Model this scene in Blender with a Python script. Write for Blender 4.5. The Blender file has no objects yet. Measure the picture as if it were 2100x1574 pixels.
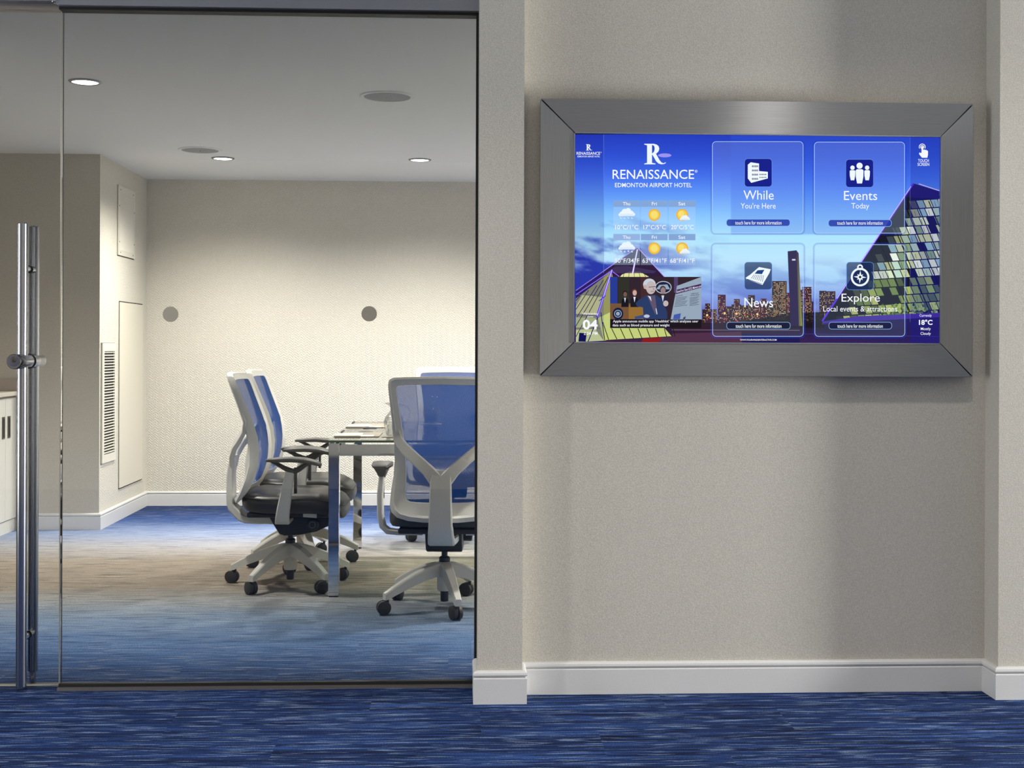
import bpy, math, random
from mathutils import Vector, Matrix, noise

random.seed(7)
SC = bpy.context.scene
COL = SC.collection
R = math.radians

# ------------------------------------------------------------------ camera
FPX, CAMH, YAW, ROLL, HORIZ = 2600.0, 1.22, R(2.47), R(0.2), 709.0
cam_d = bpy.data.cameras.new('camera')
cam = bpy.data.objects.new('camera', cam_d)
COL.objects.link(cam)
cam_d.sensor_fit = 'HORIZONTAL'
cam_d.sensor_width = 36.0
cam_d.lens = FPX / 2100.0 * 36.0
cam_d.shift_y = -(787.0 - HORIZ) / 2100.0
cam_d.clip_start = 0.05
cam.matrix_world = (Matrix.Translation((0, 0, CAMH)) @ Matrix.Rotation(-YAW, 4, 'Z')
                    @ Matrix.Rotation(R(90), 4, 'X') @ Matrix.Rotation(ROLL, 4, 'Z'))
SC.camera = cam

# ------------------------------------------------------------------ world, exposure
W = bpy.data.worlds.new('world')
SC.world = W
W.use_nodes = True
W.node_tree.nodes['Background'].inputs[0].default_value = (0.8, 0.9, 1.0, 1)
W.node_tree.nodes['Background'].inputs[1].default_value = 0.3
SC.view_settings.view_transform = 'Standard'
SC.view_settings.look = 'None'
SC.view_settings.gamma = 1.0
SC.view_settings.exposure = 0.0
SC.view_settings.use_curve_mapping = False
SC.cycles.transparent_max_bounces = 24
SC.cycles.max_bounces = 6
SC.cycles.diffuse_bounces = 4
SC.cycles.glossy_bounces = 3
SC.cycles.transmission_bounces = 2
SC.cycles.caustics_reflective = False
SC.cycles.caustics_refractive = False
SC.cycles.use_adaptive_sampling = True
SC.cycles.adaptive_threshold = 0.05

def area_light(name, loc, rot, sx, sy, energy, color=(1, 1, 1)):
    d = bpy.data.lights.new(name, 'AREA')
    d.shape = 'RECTANGLE'; d.size = sx; d.size_y = sy; d.energy = energy; d.color = color
    o = bpy.data.objects.new(name, d); COL.objects.link(o)
    o.location = loc; o.rotation_euler = rot
    return o

# added area lights for grazing fill, set in invented windows at the corridor ends
area_light('daylight_right_end', (8.97, 3.05, 1.05), (0, R(90), 0), 1.5, 0.62, 1400, (1.0, 0.98, 0.95))
area_light('daylight_left_end', (-5.47, 2.6, 1.25), (0, R(-90), 0), 1.9, 2.0, 140, (0.94, 0.96, 1.0))

# ------------------------------------------------------------------ materials
def lin(c):
    return tuple(((x / 255.0) / 12.92 if x <= 10.3 else ((x / 255.0 + 0.055) / 1.055) ** 2.4) for x in c)

class NT:
    def __init__(s, name):
        s.m = bpy.data.materials.new(name); s.m.use_nodes = True
        s.t = s.m.node_tree; s.n = s.t.nodes; s.l = s.t.links
        s.b = s.n['Principled BSDF']; s.out = s.n['Material Output']
    def add(s, kind, **kw):
        x = s.n.new(kind)
        for k, v in kw.items():
            if k in ('loc',): continue
            setattr(x, k, v)
        return x
    def link(s, a, b): s.l.new(a, b)
    def val(s, node, **kw):
        for k, v in kw.items():
            node.inputs[k.replace('_', ' ')].default_value = v
        return node
    def math(s, op, a, b=None, clamp=False):
        x = s.n.new('ShaderNodeMath'); x.operation = op; x.use_clamp = clamp
        for i, v in enumerate((a, b)):
            if v is None: continue
            if isinstance(v, (int, float)): x.inputs[i].default_value = v
            else: s.l.new(v, x.inputs[i])
        return x.outputs[0]
    def coords(s, scale=(1, 1, 1), kind='Object'):
        tc = s.n.new('ShaderNodeTexCoord'); mp = s.n.new('ShaderNodeMapping')
        mp.inputs['Scale'].default_value = scale
        s.l.new(tc.outputs[kind], mp.inputs[0]); return mp.outputs[0]
    def noise(s, vec, scale, detail=2.0, rough=0.5):
        x = s.n.new('ShaderNodeTexNoise'); x.inputs['Scale'].default_value = scale
        x.inputs['Detail'].default_value = detail; x.inputs['Roughness'].default_value = rough
        s.l.new(vec, x.inputs['Vector']); return x.outputs['Fac']
    def ramp(s, fac, stops, interp='LINEAR'):
        x = s.n.new('ShaderNodeValToRGB'); x.color_ramp.interpolation = interp
        e = x.color_ramp.elements
        while len(e) < len(stops): e.new(0.5)
        for i, (p, c) in enumerate(stops):
            e[i].position = p; e[i].color = (*c[:3], 1)
        s.l.new(fac, x.inputs[0]); return x.outputs[0]
    def mix(s, fac, a, b, mode='MIX'):
        x = s.n.new('ShaderNodeMix'); x.data_type = 'RGBA'; x.blend_type = mode
        for i, v in ((0, fac), (6, a), (7, b)):
            if isinstance(v, (int, float)): x.inputs[i].default_value = v
            elif isinstance(v, tuple): x.inputs[i].default_value = (*v[:3], 1)
            else: s.l.new(v, x.inputs[i])
        return x.outputs[2]
    def bump(s, h, strength, dist):
        x = s.n.new('ShaderNodeBump'); x.inputs['Strength'].default_value = strength
        x.inputs['Distance'].default_value = dist
        s.l.new(h, x.inputs['Height']); s.l.new(x.outputs[0], s.b.inputs['Normal'])

def plain(name, rgb, rough=0.5, metal=0.0, spec=0.5, grain=0.0, gscale=200.0):
    t = NT(name)
    c = lin(rgb)
    n = t.noise(t.coords(), gscale, 2)
    k = 1.0 - 0.06 if grain == 0 else 1.0 - grain
    t.link(t.mix(n, tuple(x * k for x in c), tuple(min(1, x * (2 - k)) for x in c)), t.b.inputs['Base Color'])
    t.b.inputs['Roughness'].default_value = rough
    t.b.inputs['Metallic'].default_value = metal
    t.b.inputs['Specular IOR Level'].default_value = spec
    return t.m

M = {}
def wallpaper(name, rgb, bscale, bstr, grain=0.22):
    t = NT(name)
    v = t.coords()
    n1 = t.noise(v, bscale, 3, 0.7)
    n2 = t.noise(v, 3.0, 2)
    c = lin(rgb)
    col = t.ramp(n1, [(0.25, tuple(x * (1 - grain) for x in c)), (0.75, tuple(min(1, x * (1 + grain)) for x in c))])
    t.link(col, t.b.inputs['Base Color'])
    t.b.inputs['Roughness'].default_value = 0.75
    t.b.inputs['Specular IOR Level'].default_value = 0.3
    t.bump(n1, bstr, 0.002)
    return t.m
M['corridor_paper'] = wallpaper('corridor_wallpaper', (196, 191, 181), 260, 0.35)

# embossed meeting-room wallpaper: small zigzag relief
t = NT('room_wallpaper')
v = t.coords()
sep = t.add('ShaderNodeSeparateXYZ'); t.link(v, sep.inputs[0])
h = t.math('ADD', sep.outputs[0], sep.outputs[1])
n1 = t.noise(v, 90, 2)
zig = t.math('PINGPONG', h, 0.022)
wv = t.math('SINE', t.math('MULTIPLY', t.math('ADD', sep.outputs[2], t.math('ADD', zig, t.math('MULTIPLY', n1, 0.02))), 330.0))
c = lin((217, 212, 199))
t.link(t.ramp(t.math('MULTIPLY_ADD', wv, 0.5), [(0.0, tuple(x * 0.92 for x in c)), (1.0, c)]), t.b.inputs['Base Color'])
t.b.inputs['Roughness'].default_value = 0.7
t.bump(t.math('ADD', wv, n1), 0.4, 0.003)
M['room_paper'] = t.m
M['ceiling'] = plain('ceiling_paint', (226, 225, 222), 0.9, spec=0.2)
M['trim_white'] = plain('white_trim_paint', (214, 213, 212), 0.35)
M['panel_paint'] = plain('panel_paint', (216, 210, 194), 0.5)
M['white_metal'] = plain('painted_vent_metal', (222, 218, 205), 0.4)
M['dark_void'] = plain('dark_duct', (38, 36, 34), 0.9)
M['black'] = plain('black_plastic', (28, 28, 30), 0.45)
M['rubber'] = plain('black_gasket', (14, 14, 15), 0.6)
M['leather'] = plain('black_leather', (44, 42, 40), 0.38, grain=0.2, gscale=400)
M['wheel'] = plain('caster_rubber', (46, 44, 41), 0.55)
M['chair_white'] = plain('chair_white_plastic', (214, 212, 206), 0.32)
M['pad_grey'] = plain('armrest_rubber', (66, 64, 60), 0.5)
M['cabinet'] = plain('cabinet_white_laminate', (222, 220, 212), 0.35)
M['worktop'] = plain('pale_worktop', (214, 206, 192), 0.3)
M['nickel'] = plain('handle_nickel', (120, 112, 100), 0.35, 0.9)
M['taupe'] = plain('taupe_board', (140, 132, 114), 0.6)
M['paper'] = plain('white_paper', (222, 217, 203), 0.8)
M['speaker'] = plain('speaker_grille', (150, 150, 148), 0.8, grain=0.35, gscale=700)
M['lamp_trim'] = plain('lamp_trim', (120, 120, 118), 0.3, 0.8)
M['dot'] = plain('frosted_dot_film', (152, 147, 134), 0.7)
M['tag'] = plain('paper_tag', (225, 225, 222), 0.7)
M['chrome'] = plain('polished_chrome', (222, 222, 226), 0.04, 1.0)
M['steel'] = plain('brushed_steel', (176, 178, 186), 0.2, 1.0)
M['header'] = plain('anodised_header', (152, 154, 162), 0.42, 0.75)
M['sill'] = plain('aluminium_sill', (168, 160, 155), 0.35, 0.8)
M['gap'] = plain('mitre_gap', (20, 20, 20), 0.8)

def brushed(name, axis):
    t = NT(name)
    sc = (6, 400, 900) if axis == 'x' else (900, 400, 6)
    v = t.coords(sc)
    n = t.noise(v, 1.0, 3, 0.6)
    c = lin((154, 155, 157))
    t.link(t.ramp(n, [(0.2, tuple(x * 0.82 for x in c)), (0.8, tuple(x * 1.15 for x in c))]), t.b.inputs['Base Color'])
    t.b.inputs['Metallic'].default_value = 1.0
    t.b.inputs['Anisotropic'].default_value = 0.8
    tg = t.add('ShaderNodeCombineXYZ'); tg.inputs[2 if axis == 'x' else 0].default_value = 1.0
    t.link(tg.outputs[0], t.b.inputs['Tangent'])
    t.link(t.ramp(n, [(0.0, (0.26,) * 3), (1.0, (0.38,) * 3)]), t.b.inputs['Roughness'])
    t.bump(n, 0.15, 0.0005)
    return t.m
M['brushed_x'] = brushed('brushed_aluminium_horizontal', 'x')
M['brushed_z'] = brushed('brushed_aluminium_vertical', 'z')

def clear_glass(name, tint, extra=0.0, cap=1.0):
    t = NT(name)
    tr = t.add('ShaderNodeBsdfTransparent'); tr.inputs[0].default_value = (*tint, 1)
    gl = t.add('ShaderNodeBsdfGlossy'); gl.inputs['Roughness'].default_value = 0.01
    fr = t.add('ShaderNodeFresnel'); fr.inputs[0].default_value = 1.5
    mx = t.add('ShaderNodeMixShader')
    t.link(t.math('MINIMUM', t.math('ADD', fr.outputs[0], extra, True), cap), mx.inputs[0])
    t.link(tr.outputs[0], mx.inputs[1]); t.link(gl.outputs[0], mx.inputs[2])
    t.link(mx.outputs[0], t.out.inputs[0])
    t.n.remove(t.b)
    return t.m
M['glass'] = clear_glass('clear_glass', (0.965, 0.975, 0.97))
M['vessel'] = clear_glass('vessel_glass', (0.97, 0.975, 0.97), 0.0, 0.30)
M['water'] = clear_glass('water', (0.97, 0.975, 0.975), 0.0, 0.25)
M['table_glass'] = clear_glass('table_glass', (0.84, 0.90, 0.87), 0.12)
M['glass_edge'] = plain('green_glass_edge', (70, 112, 84), 0.15)
M['pane_edge'] = plain('pane_edge', (190, 185, 168), 0.15)

# mesh fabric of the chair backs
t = NT('blue_mesh_fabric')
v = t.coords()
ck = t.add('ShaderNodeTexChecker'); ck.inputs['Scale'].default_value = 420
t.link(v, ck.inputs['Vector'])
tr = t.add('ShaderNodeBsdfTransparent')
mx = t.add('ShaderNodeMixShader')
t.link(t.math('MULTIPLY_ADD', ck.outputs['Fac'], 0.22), mx.inputs[0])
mx.inputs[0].links[0].from_node.inputs[2].default_value = 0.70
tl = t.add('ShaderNodeBsdfTranslucent'); m2 = t.add('ShaderNodeMixShader'); m2.inputs[0].default_value = 0.4
t.link(t.b.outputs[0], m2.inputs[1]); t.link(tl.outputs[0], m2.inputs[2])
t.link(tr.outputs[0], mx.inputs[1]); t.link(m2.outputs[0], mx.inputs[2]); t.link(mx.outputs[0], t.out.inputs[0])
mc = t.mix(t.noise(v, 300, 2), lin((6, 58, 134)), lin((14, 84, 168)))
t.link(mc, t.b.inputs['Base Color']); t.link(mc, tl.inputs[0])
t.b.inputs['Roughness'].default_value = 0.8; t.b.inputs['Specular IOR Level'].default_value = 0.1
M['mesh'] = t.m

# carpets ---------------------------------------------------------------
def carpet(name, room):
    t = NT(name)
    v = t.coords()
    sep = t.add('ShaderNodeSeparateXYZ'); t.link(v, sep.inputs[0])
    # plank tiles 0.25 x 1 m, staggered: each shifts the streak pattern
    row = t.math('FLOOR', t.math('MULTIPLY', sep.outputs[1], 4.0))
    cx = t.math('FLOOR', t.math('ADD', sep.outputs[0], t.math('MULTIPLY', row, 0.37)))
    cmb = t.add('ShaderNodeCombineXYZ'); t.link(cx, cmb.inputs[0]); t.link(row, cmb.inputs[1])
    wn = t.add('ShaderNodeTexWhiteNoise'); wn.noise_dimensions = '2D'; t.link(cmb.outputs[0], wn.inputs['Vector'])
    rnd = wn.outputs['Value']
    def streak(sx, sy, det, off):
        c2 = t.add('ShaderNodeCombineXYZ')
        t.link(t.math('MULTIPLY', sep.outputs[0], sx), c2.inputs[0])
        t.link(t.math('MULTIPLY', sep.outputs[1], sy), c2.inputs[1])
        t.link(t.math('MULTIPLY_ADD', rnd, off), c2.inputs[2])
        return t.noise(c2.outputs[0], 1.0, det, 0.6)
    s1 = streak(1.6, 46, 4, 0.8)
    s2 = streak(7.0, 105, 2, 90.0)
    s3 = streak(5.0, 95, 2, 55.0)
    mp = t.add('ShaderNodeMapping'); mp.inputs['Scale'].default_value = (230, 420, 1); t.link(v, mp.inputs[0])
    fine = t.noise(mp.outputs[0], 1.0, 2, 0.8)
    def step(x, a, b):
        m = t.add('ShaderNodeMapRange'); m.inputs['From Min'].default_value = a; m.inputs['From Max'].default_value = b
        t.link(x, m.inputs['Value']); return m.outputs[0]
    speck = step(fine, 0.36, 0.62)
    bright = t.math('MULTIPLY', step(s2, 0.575, 0.65), t.math('MULTIPLY_ADD', speck, 0.9, True))
    bright.node.inputs[1].links[0].from_node.inputs[2].default_value = 0.1
    dark = step(s3, 0.46, 0.36)
    grain = t.math('MULTIPLY_ADD', speck, 1.3); grain.node.inputs[2].default_value = 0.35
    if not room:
        base = t.ramp(s1, [(0.30, lin((18, 28, 58))), (0.5, lin((30, 50, 96))), (0.70, lin((50, 80, 138)))])
        hi, lo = lin((158, 180, 212)), lin((9, 11, 26))
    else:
        # ombre bands across the room depth, part of the light painted in
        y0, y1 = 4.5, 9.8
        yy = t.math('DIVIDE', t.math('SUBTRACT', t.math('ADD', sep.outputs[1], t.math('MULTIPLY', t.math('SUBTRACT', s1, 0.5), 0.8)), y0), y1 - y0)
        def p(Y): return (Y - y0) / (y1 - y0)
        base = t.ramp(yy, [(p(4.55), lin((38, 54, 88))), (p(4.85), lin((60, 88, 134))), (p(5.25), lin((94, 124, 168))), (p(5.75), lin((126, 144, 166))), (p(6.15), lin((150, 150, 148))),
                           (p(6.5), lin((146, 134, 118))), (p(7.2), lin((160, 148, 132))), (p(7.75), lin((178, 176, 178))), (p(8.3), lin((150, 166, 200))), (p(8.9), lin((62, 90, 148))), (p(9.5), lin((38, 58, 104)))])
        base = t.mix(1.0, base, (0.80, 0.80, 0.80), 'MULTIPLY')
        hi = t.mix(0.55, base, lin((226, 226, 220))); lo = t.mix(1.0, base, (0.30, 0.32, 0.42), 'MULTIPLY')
    gr = t.add('ShaderNodeCombineXYZ')
    for i in range(3): t.link(grain, gr.inputs[i])
    col = t.mix(1.0, base, gr.outputs[0], 'MULTIPLY')
    col = t.mix(t.math('MULTIPLY', dark, 0.75), col, lo)
    col = t.mix(t.math('MULTIPLY', bright, 0.72 if not room else 0.55), col, hi)
    t.link(col, t.b.inputs['Base Color'])
    t.b.inputs['Roughness'].default_value = 0.95
    t.b.inputs['Specular IOR Level'].default_value = 0.1
    t.bump(t.math('ADD', fine, s2), 0.5, 0.004)
    return t.m
M['carpet_corridor'] = carpet('corridor_carpet', False)
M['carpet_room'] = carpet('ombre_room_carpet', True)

def emitter(name, rgb, strength):
    t = NT(name)
    e = t.add('ShaderNodeEmission'); e.inputs[0].default_value = (*rgb, 1); e.inputs[1].default_value = strength
    t.link(e.outputs[0], t.out.inputs[0]); t.n.remove(t.b); return t.m
M['lamp'] = emitter('lamp_lens_glow', (1.0, 0.96, 0.88), 6.0)
M['lamp'].cycles.emission_sampling = 'NONE'

t = NT('lit_display')
at_ = t.add('ShaderNodeAttribute'); at_.attribute_name = 'Col'
em = t.add('ShaderNodeEmission'); t.link(at_.outputs['Color'], em.inputs[0]); em.inputs[1].default_value = 1.0
tr = t.add('ShaderNodeBsdfTransparent'); mx = t.add('ShaderNodeMixShader')
t.link(at_.outputs['Alpha'], mx.inputs[0]); t.link(tr.outputs[0], mx.inputs[1]); t.link(em.outputs[0], mx.inputs[2])
t.link(mx.outputs[0], t.out.inputs[0]); t.n.remove(t.b)
M['screen'] = t.m
t.m.cycles.emission_sampling = 'NONE'

# ------------------------------------------------------------------ mesh helpers
class MB:
    def __init__(s): s.v = []; s.f = []; s.mi = []
    def add(s, vs, fs, mi=0):
        o = len(s.v); s.v += [tuple(p) for p in vs]
        for q in fs: s.f.append(tuple(i + o for i in q)); s.mi.append(mi)
        return s
    def box(s, x0, x1, y0, y1, z0, z1, mi=0):
        return s.add([(x0, y0, z0), (x1, y0, z0), (x1, y1, z0), (x0, y1, z0), (x0, y0, z1), (x1, y0, z1), (x1, y1, z1), (x0, y1, z1)],
                     [(0, 3, 2, 1), (4, 5, 6, 7), (0, 1, 5, 4), (1, 2, 6, 5), (2, 3, 7, 6), (3, 0, 4, 7)], mi)
    def loft(s, rings, closed=True, caps=True, mi=0):
        n = len(rings[0]); vs = [p for r in rings for p in r]; fs = []
        m = n if closed else n - 1
        for i in range(len(rings) - 1):
            for j in range(m):
                a = i * n + j; b = i * n + (j + 1) % n
                fs.append((a, b, b + n, a + n))
        if caps:
            fs.append(tuple(reversed(range(n)))); fs.append(tuple(range((len(rings) - 1) * n, len(rings) * n)))
        return s.add(vs, fs, mi)
    def prism(s, poly, axis, d0, d1, mi=0):
        def mk(p, d):
            return (d, p[0], p[1]) if axis == 'x' else (p[0], d, p[1]) if axis == 'y' else (p[0], p[1], d)
        return s.loft([[mk(p, d0) for p in poly], [mk(p, d1) for p in poly]], mi=mi)
    def tube(s, path, rad, n=12, mi=0, caps=True):
        path = [Vector(p) for p in path]; rings = []
        up = None
        for i, p in enumerate(path):
            d = (path[min(i + 1, len(path) - 1)] - path[max(i - 1, 0)]).normalized()
            if up is None: up = Vector((0, 0, 1)) if abs(d.z) < 0.9 else Vector((1, 0, 0))
            a = d.cross(up).normalized(); b = a.cross(d).normalized(); up = b
            r = rad[i] if isinstance(rad, (list, tuple)) else rad
            ra, rb = r if isinstance(r, tuple) else (r, r)
            rings.append([p + a * (ra * math.cos(2 * math.pi * k / n)) + b * (rb * math.sin(2 * math.pi * k / n)) for k in range(n)])
        return s.loft(rings, caps=caps, mi=mi)
    def ribbon(s, path, width, thick, side=(1, 0, 0), mi=0):
        """rectangular bar along a path; width along `side`, thickness across"""
        path = [Vector(p) for p in path]; sd0 = Vector(side).normalized(); rings = []
        for i, p in enumerate(path):
            d = (path[min(i + 1, len(path) - 1)] - path[max(i - 1, 0)]).normalized()
            sd = (sd0 - d * sd0.dot(d)).normalized(); nn = d.cross(sd).normalized()
            w = (width[i] if isinstance(width, (list, tuple)) else width) / 2
            h = (thick[i] if isinstance(thick, (list, tuple)) else thick) / 2
            c = min(w, h) * 0.35
            rings.append([p + sd * a + nn * b for a, b in ((-w + c, -h), (w - c, -h), (w, -h + c), (w, h - c), (w - c, h), (-w + c, h), (-w, h - c), (-w, -h + c))])
        return s.loft(rings, mi=mi)
    def lathe(s, prof, c=(0, 0, 0), n=24, axis='z', mi=0, caps=True):
        rings = []
        for r, h in prof:
            ring = []
            for k in range(n):
                a = 2 * math.pi * k / n; p, q = r * math.cos(a), r * math.sin(a)
                v = (p, q, h) if axis == 'z' else (h, p, q) if axis == 'x' else (q, h, p)
                ring.append((v[0] + c[0], v[1] + c[1], v[2] + c[2]))
            rings.append(ring)
        return s.loft(rings, caps=caps, mi=mi)
    def mesh(s, name, mats, smooth=False):
        me = bpy.data.meshes.new(name); me.from_pydata(s.v, [], s.f)
        for m in (mats if isinstance(mats, list) else [mats]): me.materials.append(M[m] if isinstance(m, str) else m)
        for p, mi in zip(me.polygons, s.mi): p.material_index = mi
        me.validate(); me.update()
        if smooth:
            me.shade_smooth()
            try: me.set_sharp_from_angle(angle=R(38))
            except Exception: pass
        return me
    def build(s, name, mats, parent=None, smooth=False, bevel=0.0, sub=0):
        o = bpy.data.objects.new(name, s.mesh(name, mats, smooth)); COL.objects.link(o)
        if parent is not None: o.parent = parent
        if sub:
            m = o.modifiers.new('sub', 'SUBSURF'); m.levels = sub; m.render_levels = sub
        if bevel:
            m = o.modifiers.new('bev', 'BEVEL'); m.width = bevel; m.segments = 2; m.limit_method = 'ANGLE'
        return o

def tag(o, label=None, cat=None, group=None, kind=None):
    if label: o['label'] = label
    if cat: o['category'] = cat
    if group: o['group'] = group
    if kind: o['kind'] = kind
    return o
def empty(name, loc=(0, 0, 0), rz=0.0, **kw):
    o = bpy.data.objects.new(name, None); COL.objects.link(o)
    o.location = loc; o.rotation_euler = (0, 0, rz); o.empty_display_size = 0.1
    return tag(o, **kw)
def struct(o, label=None):
    return tag(o, label, None, None, 'structure')
def copy_tree(o, parent=None):
    c = o.copy(); COL.objects.link(c); c.parent = parent
    for ch in o.children: copy_tree(ch, c)
    return c

# ------------------------------------------------------------------ setting
XL, XR = -3.5, 3.3            # meeting room sides
YG = 4.55                     # glass line
YB = 9.725                    # back wall
YN, YP = 4.445, 4.33          # niche back, pier front
CZ, CC = 2.474, 2.78          # ceilings
PX0, PX1, NX1 = 0.073, 0.226, 1.882
CXL, CXR, CYB = -5.4, 8.9, -1.7   # corridor ends and wall behind the camera

floor = struct(MB().box(CXL - 0.1, CXR + 0.1, CYB - 0.1, 4.555, -0.1, 0).build('floor', 'carpet_corridor'), 'dark blue streaked carpet of the corridor')
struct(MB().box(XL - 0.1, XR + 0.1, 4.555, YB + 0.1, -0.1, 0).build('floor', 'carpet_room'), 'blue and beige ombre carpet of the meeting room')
struct(MB().box(XL - 0.1, XR + 0.1, 4.62, YB + 0.1, CZ, CZ + 0.1).build('ceiling', 'ceiling'), 'smooth white meeting room ceiling')
struct(MB().box(CXL - 0.1, CXR + 0.1, CYB - 0.1, 4.66, CC, CC + 0.1).build('ceiling', 'ceiling'), 'white corridor ceiling above the frame')

struct(MB().box(PX1 - 0.01, XR + 0.1, YN, 4.70, 0, CC).build('wall_niche', 'corridor_paper'), 'grey beige papered niche wall behind the display')
struct(MB().box(PX0, PX1, YP, 4.70, 0, CC).build('wall_pier', 'corridor_paper'), 'narrow papered pier between glass front and display niche')
struct(MB().box(NX1, CXR + 0.1, YP, YN, 0, CC).build('wall_right', 'corridor_paper'), 'papered wall face at the right edge')
struct(MB().box(XL - 2.1, PX0, 4.50, 4.70, 2.56, CC).build('wall_bulkhead', 'corridor_paper'), 'bulkhead above the glass front')
struct(MB().box(CXL - 0.1, -3.2, 4.50, 4.70, 0, 2.56).build('wall_front', 'corridor_paper'), 'papered wall left of the glass front')
struct(MB().box(CXL - 0.1, CXR + 0.1, CYB - 0.1, CYB, 0, CC).build('wall_rear', 'corridor_paper'), 'corridor wall behind the viewer')

def end_wall(name, x0, x1, ya, yb, za, zb, y0, y1):
    m = MB()
    m.box(x0, x1, y0, ya, 0, CC); m.box(x0, x1, yb, y1, 0, CC); m.box(x0, x1, ya, yb, 0, za); m.box(x0, x1, ya, yb, zb, CC)
    return struct(m.build(name, 'corridor_paper'), 'corridor end wall with a window')
end_wall('wall_end', CXR, CXR + 0.1, 2.74, 3.36, 0.30, 1.80, CYB, YP)
end_wall('wall_end', CXL - 0.1, CXL, 1.6, 3.6, 0.30, 2.20, CYB, 4.5)

struct(MB().box(XL, XR, YB, YB + 0.1, 0, CZ).build('wall_back', 'room_paper'), 'cream embossed back wall of the meeting room')
struct(MB().box(XL - 0.1, XL, 4.70, YB + 0.1, 0, CZ).build('wall_left', 'room_paper'), 'left wall of the meeting room behind the cabinet')
struct(MB().box(XR, XR + 0.1, 4.70, YB + 0.1, 0, CZ).build('wall_room_right', 'room_paper'), 'right wall of the meeting room')
m = MB().box(XL, -2.357, 8.47, YB, 0, CZ); m.mi[2] = 1
struct(m.build('wall_nook', ['room_paper', 'corridor_paper']), 'projecting wall corner with the vents')

BP = [(0, 0), (0.015, 0), (0.015, 0.084), (0.0125, 0.088), (0.0095, 0.089), (0.0095, 0.092), (0.015, 0.0925), (0.0165, 0.097), (0.0150, 0.104), (0.010, 0.1085), (0.004, 0.110), (0, 0.110)]
def baseboard(name, path, label, scale=1.0):
    """moulded skirting along a polyline; it projects to the left of the walking direction"""
    pts = [Vector((p[0], p[1])) for p in path]; rings = []
    for i, p in enumerate(pts):
        ds = []
        if i > 0: ds.append((pts[i] - pts[i - 1]).normalized())
        if i < len(pts) - 1: ds.append((pts[i + 1] - pts[i]).normalized())
        ns = [Vector((-d.y, d.x)) for d in ds]
        n = sum(ns, Vector((0, 0))).normalized()
        k = 1.0 / max(0.3, n.dot(ns[0]))
        rings.append([(p.x + n.x * a * k, p.y + n.y * a * k, b * scale) for a, b in BP])
    struct(MB().loft(rings).build(name, 'trim_white'), label)
baseboard('baseboard_right', [(CXR, YP), (NX1, YP), (NX1, YN), (PX1, YN), (PX1, YP), (PX0, YP), (PX0, 4.5)], 'white moulded baseboard of niche and pier', 1.02)
baseboard('baseboard_room', [(XR, YB), (-2.357, YB), (-2.357, 8.47), (-2.86, 8.47)], 'white moulded baseboard of the meeting room')

# ---- glass front
struct(MB().box(-1.405, PX0, 4.50, 4.60, 2.408, 2.56).build('trim_1', 'header'), 'grey metal header over the fixed pane')
struct(MB().box(-3.2, -1.405, 4.515, 4.60, 2.425, 2.56).build('trim_2', 'header'), 'grey metal header over the sliding door')
struct(MB().box(-1.42, -1.404, 4.494, 4.60, 2.415, 2.56).build('trim_3', 'steel', bevel=0.003), 'bright metal end cap of the header')
struct(MB().box(-1.404, PX0, 4.525, 4.575, 2.398, 2.408).build('trim_4', 'rubber'), 'black gasket above the fixed pane')
struct(MB().box(-1.404, PX0, 4.527, 4.573, 0, 0.009).build('trim_5', 'sill'), 'slim metal sill under the fixed pane')
struct(MB().box(-1.404, PX0, 4.545, 4.565, 0.009, 0.020).build('trim_6', 'rubber'), 'dark gap under the fixed pane')
struct(MB().box(PX0 - 0.009, PX0, 4.53, 4.57, 0.02, 2.40).build('trim_7', 'rubber'), 'black channel where glass meets the pier')
struct(MB().box(-3.2, -1.404, 4.555, 4.60, 2.405, 2.425).build('trim_8', 'sill'), 'lighter rail strip above the sliding door')

win = struct(MB().box(-1.40, PX0 - 0.008, 4.549, 4.561, 0.018, 2.40, 0).build('window_1', ['glass']), 'large clear fixed glass pane of the meeting room')
for cxp, czp in ((-1.017, 1.328), (-0.315, 1.333)):
    MB().lathe([(0.0275, 4.5462), (0.0275, 4.5488)], (cxp, 0, czp), 40, 'y').build('marker_dot', 'dot', win)['label'] = 'round grey frosted dot on the pane'
struct(MB().box(-3.2, -1.83, 4.592, 4.604, 0.018, 2.40).build('window_2', 'glass'), 'glass pane left of the door')

door = struct(empty('door_1', (-1.62, 4.58, 0)), 'frameless glass door with tall twin steel pull bars')
DX, DY = -1.62, 4.58
def dpart(m, name, mat, **kw):
    m.v = [(x - DX, y - DY, z) for x, y, z in m.v]
    return m.build(name, mat, door, **kw)
dpart(MB().box(-2.42, -1.412, 4.574, 4.586, 0.012, 2.412), 'glass_pane', 'glass')
dpart(MB().box(-1.4118, -1.4075, 4.573, 4.587, 0.012, 2.412), 'polished_edge', 'pane_edge')
dpart(MB().box(-1.4075, -1.4050, 4.5725, 4.5875, 0.012, 2.412), 'edge_seal', 'rubber')
dpart(MB().box(-2.42, -1.412, 4.572, 4.588, 0.008, 0.0125), 'bottom_seal', 'pane_edge')
HX = -1.525
b1 = dpart(MB().tube([(HX, 4.52, 0.018), (HX, 4.52, 0.021), (HX, 4.52, 1.642), (HX, 4.52, 1.645)], [0.0155, 0.018, 0.018, 0.0155], 28), 'pull_bar', 'steel', smooth=True)
b2 = dpart(MB().tube([(HX, 4.64, 0.043), (HX, 4.64, 0.046), (HX, 4.64, 1.642), (HX, 4.64, 1.645)], [0.0155, 0.018, 0.018, 0.0155], 28), 'pull_bar', 'steel', smooth=True)
dpart(MB().tube([(HX, 4.64, 0.004), (HX, 4.64, 0.045)], 0.011, 16), 'floor_bolt', 'steel', smooth=True)
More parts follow.
